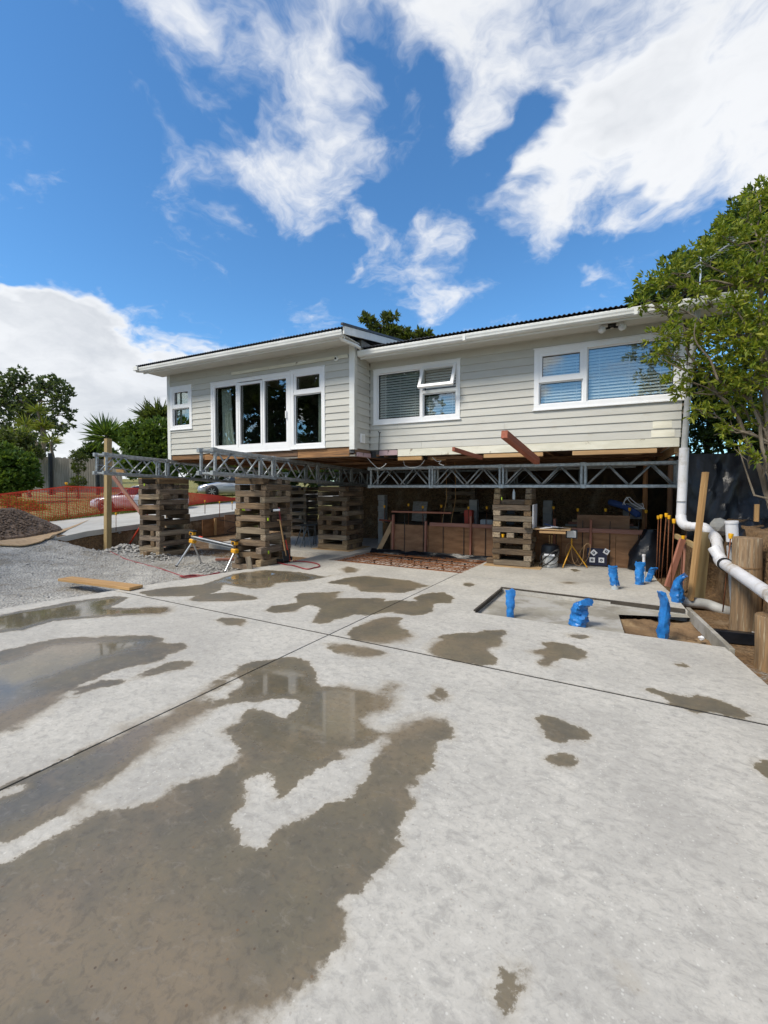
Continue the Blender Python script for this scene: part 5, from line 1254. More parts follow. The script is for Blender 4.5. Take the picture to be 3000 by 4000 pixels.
# heap of dark gravel on a plywood sheet
hc = GT(-30, 1168); hc.z = tz(hc.x, hc.y)
shp = [GT(*q('4', *p)) for p in ((-260, 1640), (0, 1662), (270, 1650), (440, 1600), (630, 1500))]
far_ = [Vector((p.x - 1.7, p.y + 1.4, 0)) for p in shp]
g = [[Vector((p.x + (w.x - p.x) * s, p.y + (w.y - p.y) * s, tz(p.x + (w.x - p.x) * s, p.y + (w.y - p.y) * s) + .06)) for s in np.linspace(0, 1, 8)] for p, w in zip(smoothpts(shp, 5), smoothpts(far_, 5))]
mb = MB(); nu, nv = len(g), 8
vs = [tuple(p) for row in g for p in row]; vs += [(x, y, z - .025) for x, y, z in vs]; o_ = nu * nv
fs = [(i * nv + j, i * nv + j + 1, (i + 1) * nv + j + 1, (i + 1) * nv + j) for i in range(nu - 1) for j in range(nv - 1)] + [(i * nv, (i + 1) * nv, (i + 1) * nv + o_, i * nv + o_) for i in range(nu - 1)]
tag(mb.add(vs, fs).build('plywood_sheet', 'ply_pale', None, smooth=True, normals=False), 'bent plywood sheet under the dark gravel heap', 'plywood')
hx, hy = hc.x - .55, hc.y + .55; vs, fs = [], []
R_, Hh = 1.3, .84; nr, na = 26, 72
for i in range(nr + 1):
    r = R_ * i / nr
    for k in range(na):
        a = 2 * pi * k / na; rr = r * (1 + .12 * mnoise.noise(Vector((cos(a), sin(a), 3.3)))); x, y = hx + rr * 1.15 * cos(a), hy + rr * sin(a)
        hh = Hh * max(0, 1 - (i / nr)) ** .92; hh *= 1 - .25 * math.exp(-(i / nr) ** 2 * 40)
        vs.append((x, y, tz(x, y) + .07 + hh + .035 * mnoise.noise(Vector((x * 7, y * 7, 0))) + .02 * mnoise.noise(Vector((x * 19, y * 19, 0))) - (.2 if i == nr else 0)))
fs = [(i * na + k, i * na + (k + 1) % na, (i + 1) * na + (k + 1) % na, (i + 1) * na + k) for i in range(nr) for k in range(na)]
tag(MB().add(vs, fs).build('gravel_heap', 'heap', None, normals=False), 'dark heap of gravel on plywood at the left edge', 'gravel heap')
# scattered stones: heap surface, gravel yard, rubble
def stones(name, pts, sizes, material, label=None, kind='stuff'):
    base = np.array([(1, 0, 0), (-1, 0, 0), (0, 1, 0), (0, -1, 0), (0, 0, 1), (0, 0, -1)], float)
    tri = np.array([(0, 2, 4), (2, 1, 4), (1, 3, 4), (3, 0, 4), (2, 0, 5), (1, 2, 5), (3, 1, 5), (0, 3, 5)])
    N = len(pts); s = np.asarray(sizes)[:, None, None]
    v = base[None] * (rng.uniform(.55, 1.2, (N, 6, 1))) * s * np.array([1, 1, .65])
    th = rng.uniform(0, 2 * pi, N); c_, s_ = np.cos(th)[:, None], np.sin(th)[:, None]
    x = v[..., 0] * c_ - v[..., 1] * s_; y = v[..., 0] * s_ + v[..., 1] * c_
    v = np.stack([x, y, v[..., 2] + .2 * x], -1) + np.asarray(pts)[:, None, :]
    me = bpy.data.meshes.new(name); me.from_pydata(v.reshape(-1, 3).tolist(), [], (tri[None] + (np.arange(N) * 6)[:, None, None]).reshape(-1, 3).tolist())
    o = mesh_obj(name, me, material); o['kind'] = kind
    if label: o['label'] = label; o['category'] = 'stones'
    return o
def scatter(n, x0, x1, y0, y1, ok):
    x = rng.uniform(x0, x1, n); y = rng.uniform(y0, y1, n); m_ = ok(x, y); x, y = x[m_], y[m_]; return x, y
x, y = scatter(16000, -13.5, -6.2, 2.2, 9.1, lambda x, y: (x < -6.36 - (7.72 - y) * .233 * (y < 7.72)) & ((y < 8.9)) & ~((x < -12.7) & (y > 6.8)))
z = terrain_z(x, y); stones('gravel', np.stack([x, y, z], 1), rng.uniform(.006, .018, len(x)) * (1 + 1.6 * (rng.random(len(x)) > .93)), 'rock', 'loose grey gravel spread over the yard left of the slab')
def rubble(px, py, n, sx, sy, hgt, seed, s0, s1, label):
    c = GT(px, py); x = rng.normal(c.x, sx, n); y = rng.normal(c.y, sy, n)
    k = np.exp(-((x - c.x) / sx / 1.3) ** 2 - ((y - c.y) / sy / 1.3) ** 2)
    z = terrain_z(x, y) + hgt * k * rng.uniform(.3, 1, n); return stones('rubble_pile', np.stack([x, y, z], 1), rng.uniform(s0, s1, n), 'rock', label)
rubble(*q('5', 255, 835), 380, .33, .3, .2, 1, .025, .085, 'pile of broken grey concrete at the foot of the red shovel')
rubble(*q('5', 480, 880), 300, .35, .25, .12, 2, .02, .06, 'broken concrete rubble in front of the left crib')
rubble(*q('5', 900, 960), 500, .5, .35, .08, 3, .015, .04, 'grey rubble between the saw stand and the tall crib')
x = rng.normal(hx, .75, 3500); y = rng.normal(hy, .7, 3500); rr = np.hypot((x - hx) / 1.15, y - hy); kk = rr < R_ * 1.02; x, y, rr = x[kk], y[kk], rr[kk]
t_ = np.clip(1 - rr / R_, 0, 1); z = terrain_z(x, y) + .075 + Hh * t_ ** .92 * (1 - .25 * np.exp(-(rr / R_) ** 2 * 40))
stones('heap_stones', np.stack([x, y, z], 1), rng.uniform(.018, .045, len(x)), 'heap', 'loose stones on the dark gravel heap')
# bundle of rusty offcuts by the left crib
t = thing('steel_offcuts', 'tangle of rusty steel offcuts beside the left crib', 'steel scrap', GT(*q('K', 130, 1010)))
c = GT(*q('K', 120, 1020))
for k in range(16):
    a = rng.uniform(-.5, .5); L = rng.uniform(.4, 1.0); p = c + Vector((rng.uniform(-.35, .35), rng.uniform(-.25, .25), rng.uniform(.03, .2)))
    rod('rod', p - Vector((cos(a), sin(a), rng.uniform(-.12, .12))) * L / 2, p + Vector((cos(a), sin(a), rng.uniform(-.1, .1))) * L / 2, .008, 'rust', t, 5)
# scaffold plank bridging to the slab
a = G(*q('4', 535, 1918), .02); b = G(*q('4', 1120, 1992), .035)
tag(beam('plank', a, b, .24, .045, 'pine'), 'wide wooden plank bridging from gravel to the slab edge', 'plank')
# red extension lead
pts = [GT(*q('5', *p)) + Vector((0, 0, .012)) for p in ((110, 825), (180, 855), (260, 895), (400, 935), (520, 968), (600, 995), (680, 1018), (800, 1012), (940, 992))]
tag(MB().tube(smoothpts(pts), .011, 6).build('extension_lead', 'red_hose', None, smooth=True), 'dark red extension lead snaking over the gravel', 'cable')
for k in range(3):
    pts = [GT(*q('5', x_, y_ + 4 * k)) + Vector((0, 0, .015 + .01 * k)) for x_, y_ in ((655, 1022), (700, 1015), (760, 1010), (830, 1015), (900, 1000), (935, 996), (880, 1012), (790, 1022), (700, 1028), (650, 1022))]
    tag(MB().tube(smoothpts(pts, 4), .009, 6).build('lead_coil', 'red_hose', None, smooth=True), ('outermost loop', 'middle loop', 'innermost loop')[k] + ' of red lead by the slab edge', 'cable')
# hose on the slab and up the tall crib
pts = [bl('K', x_, y_) + Vector((0, 0, .014)) for x_, y_ in ((1390, 1105), (1420, 1150), (1500, 1175), (1560, 1190), (1650, 1200))]
pts += [bl('6', x_, y_) + Vector((0, 0, .014)) for x_, y_ in ((90, 928), (150, 918), (190, 908), (180, 890), (120, 876), (40, 868), (-10, 868))]
up = [Vector((-6.33, 7.5, z_)) + Vector((.02 * sin(z_ * 3), .25 - .18 * z_ + .1 * (z_ - .6) ** 2, 0)) for z_ in (1.22, 1.0, .75, .5, .25, .05)]
tag(MB().tube(smoothpts(up + pts), .013, 8).build('air_hose', 'red_hose', None, smooth=True), 'dark red air hose hanging on the tall crib and looping on the slab', 'hose')
D2 = depth((-6.35, 7.4))
def lean(zone, foot, top, label, cat, parts, name, Doff=-.1):
    f = PD(*q(zone, *foot), D2 + Doff); f.z = max(f.z, .0); e = PD(*q(zone, *top), D2 + Doff + .1); t = thing(name, label, cat, f)
    parts(t, f, e); return t
def sp(t, f, e):
    rod('handle', f.lerp(e, .12), e, .016, 'pine', t); M, L = frame(f, f.lerp(e, .14)); MB().box(0, .22, -.09, .09, -.006, .006, M).build('blade', 'dark_steel', t)
lean('K', (1560, 1130), (1470, 600), 'wooden handled spade leaning on the tall crib', 'spade', sp, 'spade')
def sp2(t, f, e): rod('shaft', f, e, .016, 'red_paint', t); rod('grip', e, e + (e - f).normalized() * .12, .022, 'black_rubber', t)
lean('K', (1600, 1130), (1545, 860), 'red steel bar standing against the tall crib', 'bar', sp2, 'red_bar', .15)
a, b = PD(*q('K', 1385, 475), D2 - .02), PD(*q('K', 1470, 472), D2 - .02)
t = thing('caulking_gun', 'pale caulking gun lying on the tall crib', 'tool', a); rod('barrel', a, b, .026, 'paper', t, 10); rod('trigger', a, a + Vector((-.05, 0, -.03)), .02, 'black_rubber', t)
a = Vector((-7.06, 7.235, 1.18)); t = thing('spray_can', 'fluorescent yellow spray can lying in a gap of the tall crib', 'spray can', a)
rod('cap', a, a + Vector((.09, 0, 0)), .036, 'lime_plastic', t, 12); rod('can', a + Vector((.09, 0, 0)), a + Vector((.22, 0, 0)), .034, 'mauve_board', t, 12)
for k, (x0_, y0_, x1_, y1_) in enumerate(((1030, 1080, 1110, 1235), (640, 1140, 880, 1130))):
    if k == 0:
        p0 = bl('K', 1085, 1235) + Vector((0, 0, 0)); p1 = PD(*q('K', 1058, 1075), depth(p0)); tag(beam('offcut', p0, p1, .11, .045, 'crib_timber_pale', roll=.4), 'timber offcut leaning at the foot of the tall crib', 'timber')
    else:
        p0, p1 = GT(*q('K', 640, 1140)), GT(*q('K', 880, 1135)); tag(beam('pink_batten', p0 + Vector((0, 0, .05)), p1 + Vector((0, 0, .05)), .09, .05, 'pink_pine'), 'pink timber offcut lying on rubble behind the saw stand', 'timber')
p = bl('K', 1450, 1150); M = Matrix.Translation(p + Vector((.05, .1, .01)))
tag(MB().lathe([(.02, 0), (.2, .03), (.21, .09), (.2, .09), (.18, .04), (.0, .02)], 20, M).build('shovel_pan', 'black_rubber', None, smooth=True), 'black rubber pan lying at the foot of the tall crib', 'pan')
# mitre saw stand
f1, f2 = GT(*q('5', 625, 950)), GT(*q('5', 805, 930)); f3, f4 = GT(*q('5', 975, 992)), GT(*q('5', 1128, 962))
h1_ = PD(*q('5', 742, 735), (depth(f1) + depth(f2)) / 2); h2_ = PD(*q('5', 1045, 805), (depth(f3) + depth(f4)) / 2)
t = thing('saw_stand', 'folding saw stand with yellow brackets and aluminium legs', 'saw stand', (f1 + f4) / 2)
ax = (h2_ - h1_).normalized(); sdv = ax.cross(Vector((0, 0, 1))).normalized(); up_ = Vector((0, 0, 1))
beam('beam', h1_ - ax * .02, h2_ + ax * .0, .085, .085, 'alu', t, ch=.012)
beam('slot', h1_ + up_ * .046, h2_ + up_ * .046, .03, .008, 'dark_steel', t, ch=0); beam('slot', h1_ - sdv * -.0445 - up_ * 0, h2_ + sdv * .0445, .008, .025, 'dark_steel', t, ch=0)
for hh, fa, fb in ((h1_, f1, f2), (h2_, f3, f4)):
    br = beam('bracket', hh - ax * .075 - up_ * .085, hh + ax * .075 - up_ * .085, .12, .10, 'dewalt_yellow', t, ch=.02)
    c0 = beam('clamp', hh - ax * .07 + up_ * .09, hh + ax * .07 + up_ * .09, .10, .085, 'dewalt_yellow', t, ch=.015); beam('pad', hh - ax * .1 + up_ * .15, hh + ax * .1 + up_ * .15, .12, .025, 'black_rubber', t, ch=.006)
    beam('recess', hh - ax * .035 + up_ * .09 - sdv * -.05, hh + ax * .035 + up_ * .09 + sdv * .05, .012, .05, 'black_rubber', t, ch=0)
    for ft in (fa, fb):
        s0 = hh - up_ * .1; rod('leg', s0, ft + up_ * .02, .021, 'alu', t, 10); rod('foot', ft + up_ * .04, ft - up_ * .01, .03, 'black_rubber', t, 8)
rod('lock_lever', h1_ + ax * .22 + up_ * .05, h1_ + ax * .34 + up_ * .052, .018, 'red_paint', t, 8)
# ply formwork and studs on the driveway cut, brick pier
t = thing('cut_boarding', 'dark plywood boarding against the driveway cut between the cribs', 'formwork', (-12.8, 11, 0))
ya, yb = PX(*q('K', 465, 700), -12.8).y, PX(*q('K', 890, 700), -12.8).y
for k in range(3): MB().box(-12.82, -12.80, ya + (yb - ya) * k / 3 + .01, ya + (yb - ya) * (k + 1) / 3 - .01, -.1, float(drive_z(ya)) - .08 + .06 * k).build('ply_panel', 'ply', t)
beam('stud', (-12.76, ya + .55, -.1), (-12.76, ya + .56, float(drive_z(ya)) - .05), .045, .09, 'pine', t)
pts = smoothpts([(-12.72, ya + .7, .45), (-12.7, ya + 1.6, .25), (-12.7, yb - .5, -.0), (-12.6, yb + .3, -.1)]); MB().tube(pts, .012, 6).build('cable', 'black_rubber', t, smooth=True)
bp = thing('brick_pier', 'dark remnant of a brick wall at the back left corner under the house', 'pier', (-10.6, 12.9, 0))
for k in range(17): MB().box(-10.85, -10.5 + .03 * sin(k * 5), 13.0, 13.2, k * .1, k * .1 + .092).build('brick', 'brick_dark', bp)
MB().box(-10.49, -9.95, 13.02, 13.1, 0, 1.72).build('sheet', 'dark_steel', bp)
# trestle on the back slab
c = G(*q('F', 150, 1420)); t = thing('trestle', 'dark folding trestle on the slab behind the tall crib', 'trestle', c)
tp = PD(*q('F', 90, 1110), depth(c)); tq = PD(*q('F', 330, 1105), depth(c)); beam('top', tp, tq, .09, .05, 'dark_steel', t)
for (fx, fy, s) in ((10, 1410, .12), (145, 1425, .18), (80, 1430, .45), (240, 1435, .4), (275, 1400, .85), (310, 1380, .9)):
    rod('leg', G(*q('F', fx, fy)), tp.lerp(tq, s), .016, 'galv_dark', t)

# ------------------------------------------------------------------ safety fence, verge, paling fence
FX = -17.35
tops = [(-4, 1.18), (2.5, 1.12), (6.0, 1.02), (9.15, 1.2), (12.5, 1.0), (14.6, .62), (17.0, .24), (20.5, .2), (24, .2)]
fen = thing('safety_fence', 'orange plastic safety net strung along the far side of the driveway', 'fence', (FX, 10, .5))
ty, th_ = zip(*tops); yy = np.arange(-4, 24, .08); top = np.interp(yy, ty, th_) - .06 * np.abs(np.sin((yy - 2.5) * pi / 6.6)); bot = .08 + .05 * np.sin(yy * 1.3)
gz = drive_z(yy) + .02; xo = FX + .08 * np.sin(yy * .9) + .03 * np.sin(yy * 3.1)
mb = MB(); rows = 21
for rI in range(rows):
    s = rI / (rows - 1); zc_ = gz + bot + (top - bot) * s; hw = .0095 if 0 < rI < rows - 1 else .024
    b0 = len(mb.v)
    for i in range(len(yy)): mb.v += [(xo[i], yy[i], zc_[i] - hw), (xo[i], yy[i], zc_[i] + hw)]
    mb.f += [(b0 + 2 * i, b0 + 2 * i + 2, b0 + 2 * i + 3, b0 + 2 * i + 1) for i in range(len(yy) - 1)]
for i in range(0, len(yy)):
    b0 = len(mb.v); n_ = 7
    for k in range(n_):
        s = k / (n_ - 1); zc_ = gz[i] + bot[i] + (top[i] - bot[i]) * s; mb.v += [(xo[i] + .003, yy[i] - .008, zc_), (xo[i] + .003, yy[i] + .008, zc_)]
    mb.f += [(b0 + 2 * k, b0 + 2 * k + 1, b0 + 2 * k + 3, b0 + 2 * k + 2) for k in range(n_ - 1)]
o = mb.build('net', 'orange_net', fen, normals=False); o['kind'] = 'stuff'
for (y_, h_) in tops[1:5]:
    z_ = float(drive_z(y_)); pst = rod('stake', (FX - .02, y_, z_ - .1), (FX - .02, y_, z_ + h_ + .12), .02, 'rust', fen); MB().lathe([(.03, 0), (.045, .03), (.045, .08), (.03, .085)], 10, Matrix.Translation((FX - .02, y_, z_ + h_ + .08))).build('cap', 'yellow_plastic', fen)
# second net that hangs low in front of the far car
# paling fence beyond
pf = thing('paling_fence', 'grey timber paling fence with dark posts behind the shrubs', 'fence', (-27, 14, 1))
p0, p1 = PD(40, 1060, 27.0), PD(262, 1060, 27.5)
n_ = 43
for k in range(n_):
    p = p0.lerp(p1, k / (n_ - 1)); z_ = 1.35; beam('paling', (p.x, p.y, z_), (p.x, p.y, z_ + 2.22 - .22 * (k / n_) + .03 * sin(k * 3.7)), .150, .022, 'grey_paling', pf, ch=0, roll=A)
for px_ in (112, 213):
    s = (px_ - 40) / 222; p = p0.lerp(p1, s) - FH * .12; beam('post', (p.x, p.y, 1.2), (p.x, p.y, 3.82 - .25 * s), .16, .16, 'dark_steel', pf)
# low pink rails lying behind the net
for k, (px0, px1, py_) in enumerate(((75, 140, 1110), (245, 335, 1104))):
    a, b = PD(px0, py_, 19), PD(px1, py_ - 2, 19.5); tag(beam('timber_rail', a, b, .1, .1, 'pink_pine'), ('weathered timber rail on the verge left of the net stake', 'timber rail lying in front of the pale car')[k], 'timber')

# ------------------------------------------------------------------ parked cars
def car(label, pos, heading, paint, seed=0, scoop=True, sc=1.0):
    t = bpy.data.objects.new('parked_car', None); M = Matrix.Translation(pos) @ Matrix.Rotation(heading, 4, 'Z') @ Matrix.Scale(sc, 4); place(t, None, M); tag(t, label, 'car')
    # x runs from the nose (0) to the tail (4.6)
    secs = [(0.0, .52, .30, .50, .60), (.06, .68, .24, .52, .66), (.25, .80, .20, .60, .73), (.6, .855, .19, .66, .80), (1.15, .87, .19, .74, .90), (1.55, .872, .19, .80, .96), (2.4, .875, .19, .84, .97),
            (3.4, .872, .19, .86, .98), (4.0, .86, .22, .88, .99), (4.4, .81, .28, .86, .95), (4.6, .70, .36, .78, .86)]
    vs, fs = [], []
    for (x, w, zb, zs, zt) in secs:
        half = [(0, zb), (w * .9, zb), (w * .985, zb + .1), (w, (zb + zs) / 2), (w * .985, zs), (w * .88, zt - .03), (w * .55, zt + .01), (0, zt + .02)]
        ring = half + [(-y, z) for y, z in half[-2:0:-1]]
        vs += [(x, y, z) for y, z in ring]
    n = 14
    fs = [(i * n + k, i * n + (k + 1) % n, (i + 1) * n + (k + 1) % n, (i + 1) * n + k) for i in range(len(secs) - 1) for k in range(n)] + [tuple(range(n)), tuple((len(secs) - 1) * n + k for k in range(n))]
    def part(mb, name, m, smooth=True, par=t):
        me = bpy.data.meshes.new(name); me.from_pydata([tuple(v) for v in mb.v], [], mb.f)
        bm = bmesh.new(); bm.from_mesh(me); bmesh.ops.recalc_face_normals(bm, faces=bm.faces); bm.to_mesh(me); bm.free()
        if smooth: me.shade_smooth()
        return mesh_obj(name, me, m, par, M)
    body = part(MB().add(vs, fs), 'body', paint); mod = body.modifiers.new('smooth', 'SUBSURF'); mod.levels = mod.render_levels = 2
    # greenhouse
    gh = [(1.35, .70, .95), (2.15, .60, 1.36), (2.7, .60, 1.42), (3.4, .58, 1.39), (4.15, .66, .98)]
    vs = []
    for (x, w, z) in gh: vs += [(x, -w, z), (x, w, z)]
    vs += [(1.35, -.76, .93), (1.35, .76, .93), (4.15, -.76, .95), (4.15, .76, .95)]
    part(MB().add(vs, [(0, 1, 3, 2), (6, 7, 9, 8), (10, 0, 2, 4, 6, 8, 12), (1, 11, 13, 9, 7, 5, 3), (0, 10, 11, 1), (8, 9, 13, 12)]), 'windows', 'car_glass', False)
    rf = part(MB().add([(2.08, -.63, 1.355), (2.08, .63, 1.355), (2.7, -.63, 1.435), (2.7, .63, 1.435), (3.45, -.61, 1.40), (3.45, .61, 1.40), (2.08, -.63, 1.33), (2.08, .63, 1.33), (3.45, -.61, 1.37), (3.45, .61, 1.37), (2.7, -.63, 1.405), (2.7, .63, 1.405)],
                  [(0, 1, 3, 2), (2, 3, 5, 4), (0, 2, 10, 6), (2, 4, 8, 10), (1, 7, 11, 3), (3, 11, 9, 5), (0, 6, 7, 1), (4, 5, 9, 8)]), 'roof', paint)
    for sy in (-1, 1):
        mb = MB().bar((1.36, sy * .735, .95), (2.12, sy * .62, 1.36), .05, .05).bar((2.72, sy * .655, .96), (2.75, sy * .625, 1.41), .05, .07).bar((4.14, sy * .735, .97), (3.42, sy * .605, 1.39), .05, .1); part(mb, 'pillar', paint, False)
        part(MB().add(*(lambda m: (m.v, m.f))(MB().tube([(1.75, sy * .80, 1.0), (1.72, sy * .95, 1.03)], .07, 10, flat=.7))), 'mirror', paint)
        vs = [(.10, sy * .48, .56), (.34, sy * .80, .60), (.62, sy * .855, .72), (.42, sy * .74, .735), (.18, sy * .5, .655)]
        part(MB().add([(x - .012, y * 1.012, z + .012) for x, y, z in vs], [(0, 1, 2, 3, 4)]), 'headlight', 'lamp_clear', False)
        part(MB().bar((1.5, sy * .884, .62), (4.1, sy * .88, .64), .012, .02), 'side_trim', 'screen_seal', False)
        for wx_ in (.86, 3.48):
            Mw = Matrix.Translation((wx_, sy * .80, .325)) @ Matrix.Rotation(pi / 2, 4, 'X')
            part(MB().lathe([(.375, -.06), (.375, .1) if sy < 0 else (.375, .09)], 26, Matrix.Translation((wx_, sy * .79, .345)) @ Matrix.Rotation(pi / 2, 4, 'X')), 'wheel_arch', 'black_rubber')
            wv = part(MB().lathe([(.21, -.11), (.30, -.115), (.325, -.08), (.325, .08), (.30, .115), (.21, .11)], 28, Mw), 'wheel', 'black_rubber')
            mb = MB().lathe([(.215, -.112), (.215, .112)], 24, Mw, cap=False).lathe([(.05, -.119), (.05, .119)], 12, Mw)
            for k in range(7):
                a = 2 * pi * k / 7
                for so in (-.116, .116): mb.add(*(lambda m: (m.v, m.f))(MB().bar((cos(a) * .04, sin(a) * .04, so), (cos(a) * .21, sin(a) * .21, so), .05, .012)), Mw)
            part(mb, 'rim', 'wheel_alloy', False, wv)
    part(MB().box(-.012, .05, -.36, .36, .50, .60), 'grille', 'black_rubber', False); part(MB().box(-.018, .02, -.30, .30, .545, .56), 'grille_bar', 'wheel_alloy', False)
    part(MB().box(-.01, .05, -.5, .5, .25, .34), 'air_intake', 'black_rubber', False); part(MB().box(-.022, .02, -.18, .18, .37, .47), 'number_plate', 'paper', False)
    if scoop: part(MB().add([(.95, -.2, .92), (.95, .2, .92), (1.35, -.22, .955), (1.35, .22, .955), (.95, -.19, .965), (.95, .19, .965)], [(0, 1, 5, 4), (4, 5, 3, 2), (0, 4, 2), (1, 3, 5)]), 'bonnet_scoop', 'black_rubber', False)
    return t
D2c = 27.5; w0 = PD(428, 1071, D2c); zc2 = tz(w0.x, w0.y) ; w0.z = 1.65 - (1073 - 1053) * D2c / 957
car('silver car parked on the grass behind the safety net', w0, A + radians(18), 'car_silver')
w1_ = PD(203, 1105, 18.6); w1_.z = 1.65 - (1106 - 1053) * 18.6 / 957
car('pale car seen through the orange net at the left', w1_, A + radians(13), 'car_pale', scoop=False, sc=.80)
# ------------------------------------------------------------------ trees and shrubs
def limb(mb, a, b, r0, r1, bend=.12, n=5, seed=0):
    a, b = Vector(a), Vector(b); L = (b - a).length; pts = []
    for i in range(n + 1):
        t = i / n; w = Vector((mnoise.noise(a * 1.3 + Vector((t * 3, seed, 0))), mnoise.noise(a * 1.7 + Vector((seed, t * 3, 5))), mnoise.noise(a + Vector((9, seed, t * 3)))))
        pts.append(a.lerp(b, t) + w * (L * bend * sin(pi * t)))
    mb.tube(pts, [r0 + (r1 - r0) * i / n for i in range(n + 1)], 7, cap=True)
def rosettes(c, rad, n, per, seed=0, squash=.8, updown=.4):
    c = np.array(c); u = rng.normal(size=(n, 3)); u /= np.linalg.norm(u, axis=1)[:, None]; r = rad * rng.random(n) ** .45
    p = c + u * r[:, None] * np.array([1, 1, squash])
    P_ = np.repeat(p, per, 0); ax = np.repeat(u * .8 + np.array([0, 0, updown]), per, 0)
    d = rng.normal(size=(n * per, 3)) * .75 + ax
    return P_ + rng.normal(size=P_.shape) * .012, d
def tree(name, label, base, trunk, clumps, leaf, aspect, lmat, bmat='bark', per=6, dens=40, cat='tree', group=None, r0=.12, squash=.8, limbs=True, updown=.4, twig=.25):
    t = thing(name, label, cat, base, group); mb = MB(); trunk = [Vector(p) for p in trunk]
    if len(trunk) > 1: mb.tube(smoothpts(trunk, 4), list(np.linspace(r0, r0 * .45, (len(trunk) - 1) * 4 + 1)), 10)
    Ps, Ds = [], []; rr = random.Random(len(clumps))
    for i, (c, rad) in enumerate(clumps):
        c = Vector(c)
        if limbs:
            s = min(trunk, key=lambda p: (p - c).length + (0 if p.z < c.z else 1.5)); limb(mb, s, c, r0 * .34, r0 * .08, .16, 6, i)
            for k in range(3):
                u = Vector((rr.gauss(0, 1), rr.gauss(0, 1), rr.gauss(.2, .7))).normalized(); limb(mb, s.lerp(c, .75), c + u * rad * .85, r0 * .12, r0 * .035, .2, 4, i * 3 + k)
        n_ = max(6, int(dens * (rad / clumps[0][1]) ** 2)); p, d = rosettes(c, rad, n_, per, squash=squash, updown=updown); Ps.append(p); Ds.append(d)
    if mb.v: mb.build('trunk', bmat, t, smooth=True)
    leaves('crown', np.concatenate(Ps), np.concatenate(Ds), leaf, aspect, lmat, t); return t

# near tree at the right
CL = [(1640, 425, 6.6, 40), (1600, 470, 6.4, 42), (1550, 520, 6.3, 40), (1640, 520, 6.0, 50), (1500, 560, 6.2, 38), (1575, 590, 6.0, 45), (1650, 600, 5.8, 48), (1450, 590, 6.2, 36), (1405, 615, 6.3, 30), (1385, 660, 6.3, 20),
      (1505, 640, 6.0, 40), (1580, 660, 5.8, 42), (1445, 660, 6.2, 30), (1640, 680, 5.6, 46), (1425, 730, 6.3, 28), (1470, 720, 6.0, 36), (1535, 720, 5.8, 42), (1600, 740, 5.6, 46), (1650, 760, 5.4, 46), (1455, 770, 6.2, 26), (1500, 790, 6.0, 36),
      (1560, 800, 5.8, 40), (1620, 820, 5.6, 42), (1480, 845, 6.1, 22), (1540, 850, 6.2, 28), (1600, 875, 5.9, 34), (1650, 900, 5.8, 34), (1635, 990, 5.7, 18),
      (1420, 765, 6.2, 20), (1452, 825, 6.1, 22), (1510, 885, 6.0, 26), (1560, 925, 5.9, 24), (1595, 965, 5.8, 20), (1730, 430, 6.3, 70), (1740, 540, 6.0, 70), (1740, 650, 5.8, 70), (1745, 760, 5.6, 70), (1850, 500, 6.2, 90), (1860, 680, 6.0, 90), (1850, 850, 6.0, 80), (1720, 870, 5.8, 50)]
cl = [(PD(x, y, d), r_ * d / F) for x, y, d, r_ in CL]
base = PD(1690, 1105, 5.7); base.z = 1.05
trk = [base, PD(1668, 960, 5.7), PD(1655, 840, 5.75), PD(1648, 740, 5.8), PD(1642, 620, 5.9), PD(1650, 520, 6.1)]
nt_ = tree('broadleaf_tree', 'bright green broadleaf tree leaning over the right corner of the house', base, trk, cl, .088, .34, 'leaf_bright', 'bark_pale', per=7, dens=47, r0=.06, updown=.1)
mb = MB()
for k, pts in enumerate(([(1672, 1090), (1640, 1000), (1600, 930), (1575, 870), (1520, 800), (1490, 760), (1478, 700)], [(1680, 1100), (1655, 990), (1628, 880), (1600, 840), (1560, 820), (1530, 790)], [(1690, 1105), (1640, 940), (1625, 870), (1640, 800)],
                       [(1560, 820), (1510, 740), (1500, 700)])):
    P_ = [PD(x, y, 5.75 - .05 * k + .06 * i) for i, (x, y) in enumerate(pts)]; sp_ = smoothpts(P_, 5)
    r_s = .036 - .006 * k if k < 3 else .014
    sp_ = [p + Vector((mnoise.noise(p * 2.2), mnoise.noise(p * 2.2 + Vector((5, 0, 0))), mnoise.noise(p * 2.2 + Vector((0, 7, 0))))) * .07 for p in sp_]
    mb.tube(sp_, list(np.linspace(r_s, .010 if k < 3 else .005, len(sp_))), 8)
mb.build('stem', 'bark_pale', nt_, smooth=True)
# dark thicket behind it
def bush(name, label, specs, leaf, aspect, lmat, dens, cat='shrub', bmat='bark', trunk=None, per=6, group=None, r0=.06, squash=.85, limbs=True):
    cl = [(PD(x, y, d), r_ * d / F) for x, y, d, r_ in specs]; b = cl[0][0].copy(); b.z = min(c[0].z - c[1] for c in cl); b.z = max(tz(b.x, b.y), b.z - .6) if b.z - tz(b.x, b.y) < 4 else tz(b.x, b.y)
    trk = trunk or [b, b.lerp(cl[0][0], .6), cl[0][0]]
    return tree(name, label, b, trk, cl, leaf, aspect, lmat, bmat, per=per, dens=dens, cat=cat, group=group, r0=r0, squash=squash, limbs=limbs)
bush('dark_shrub', 'dense dark shrub beside the white downpipe', [(1530, 900, 9.5, 60), (1510, 830, 9.5, 50), (1560, 850, 9.6, 55), (1520, 955, 9.4, 45), (1580, 940, 9.3, 50)], .11, .4, 'leaf_dark', 260)
bush('dark_shrub', 'dense dark shrub behind the near tree stems', [(1640, 880, 9.4, 70), (1610, 800, 9.8, 60), (1680, 820, 9.5, 70), (1640, 955, 9.0, 50), (1700, 940, 9.0, 60), (1600, 720, 10, 60), (1680, 720, 10, 70)], .11, .4, 'leaf_dark', 300)
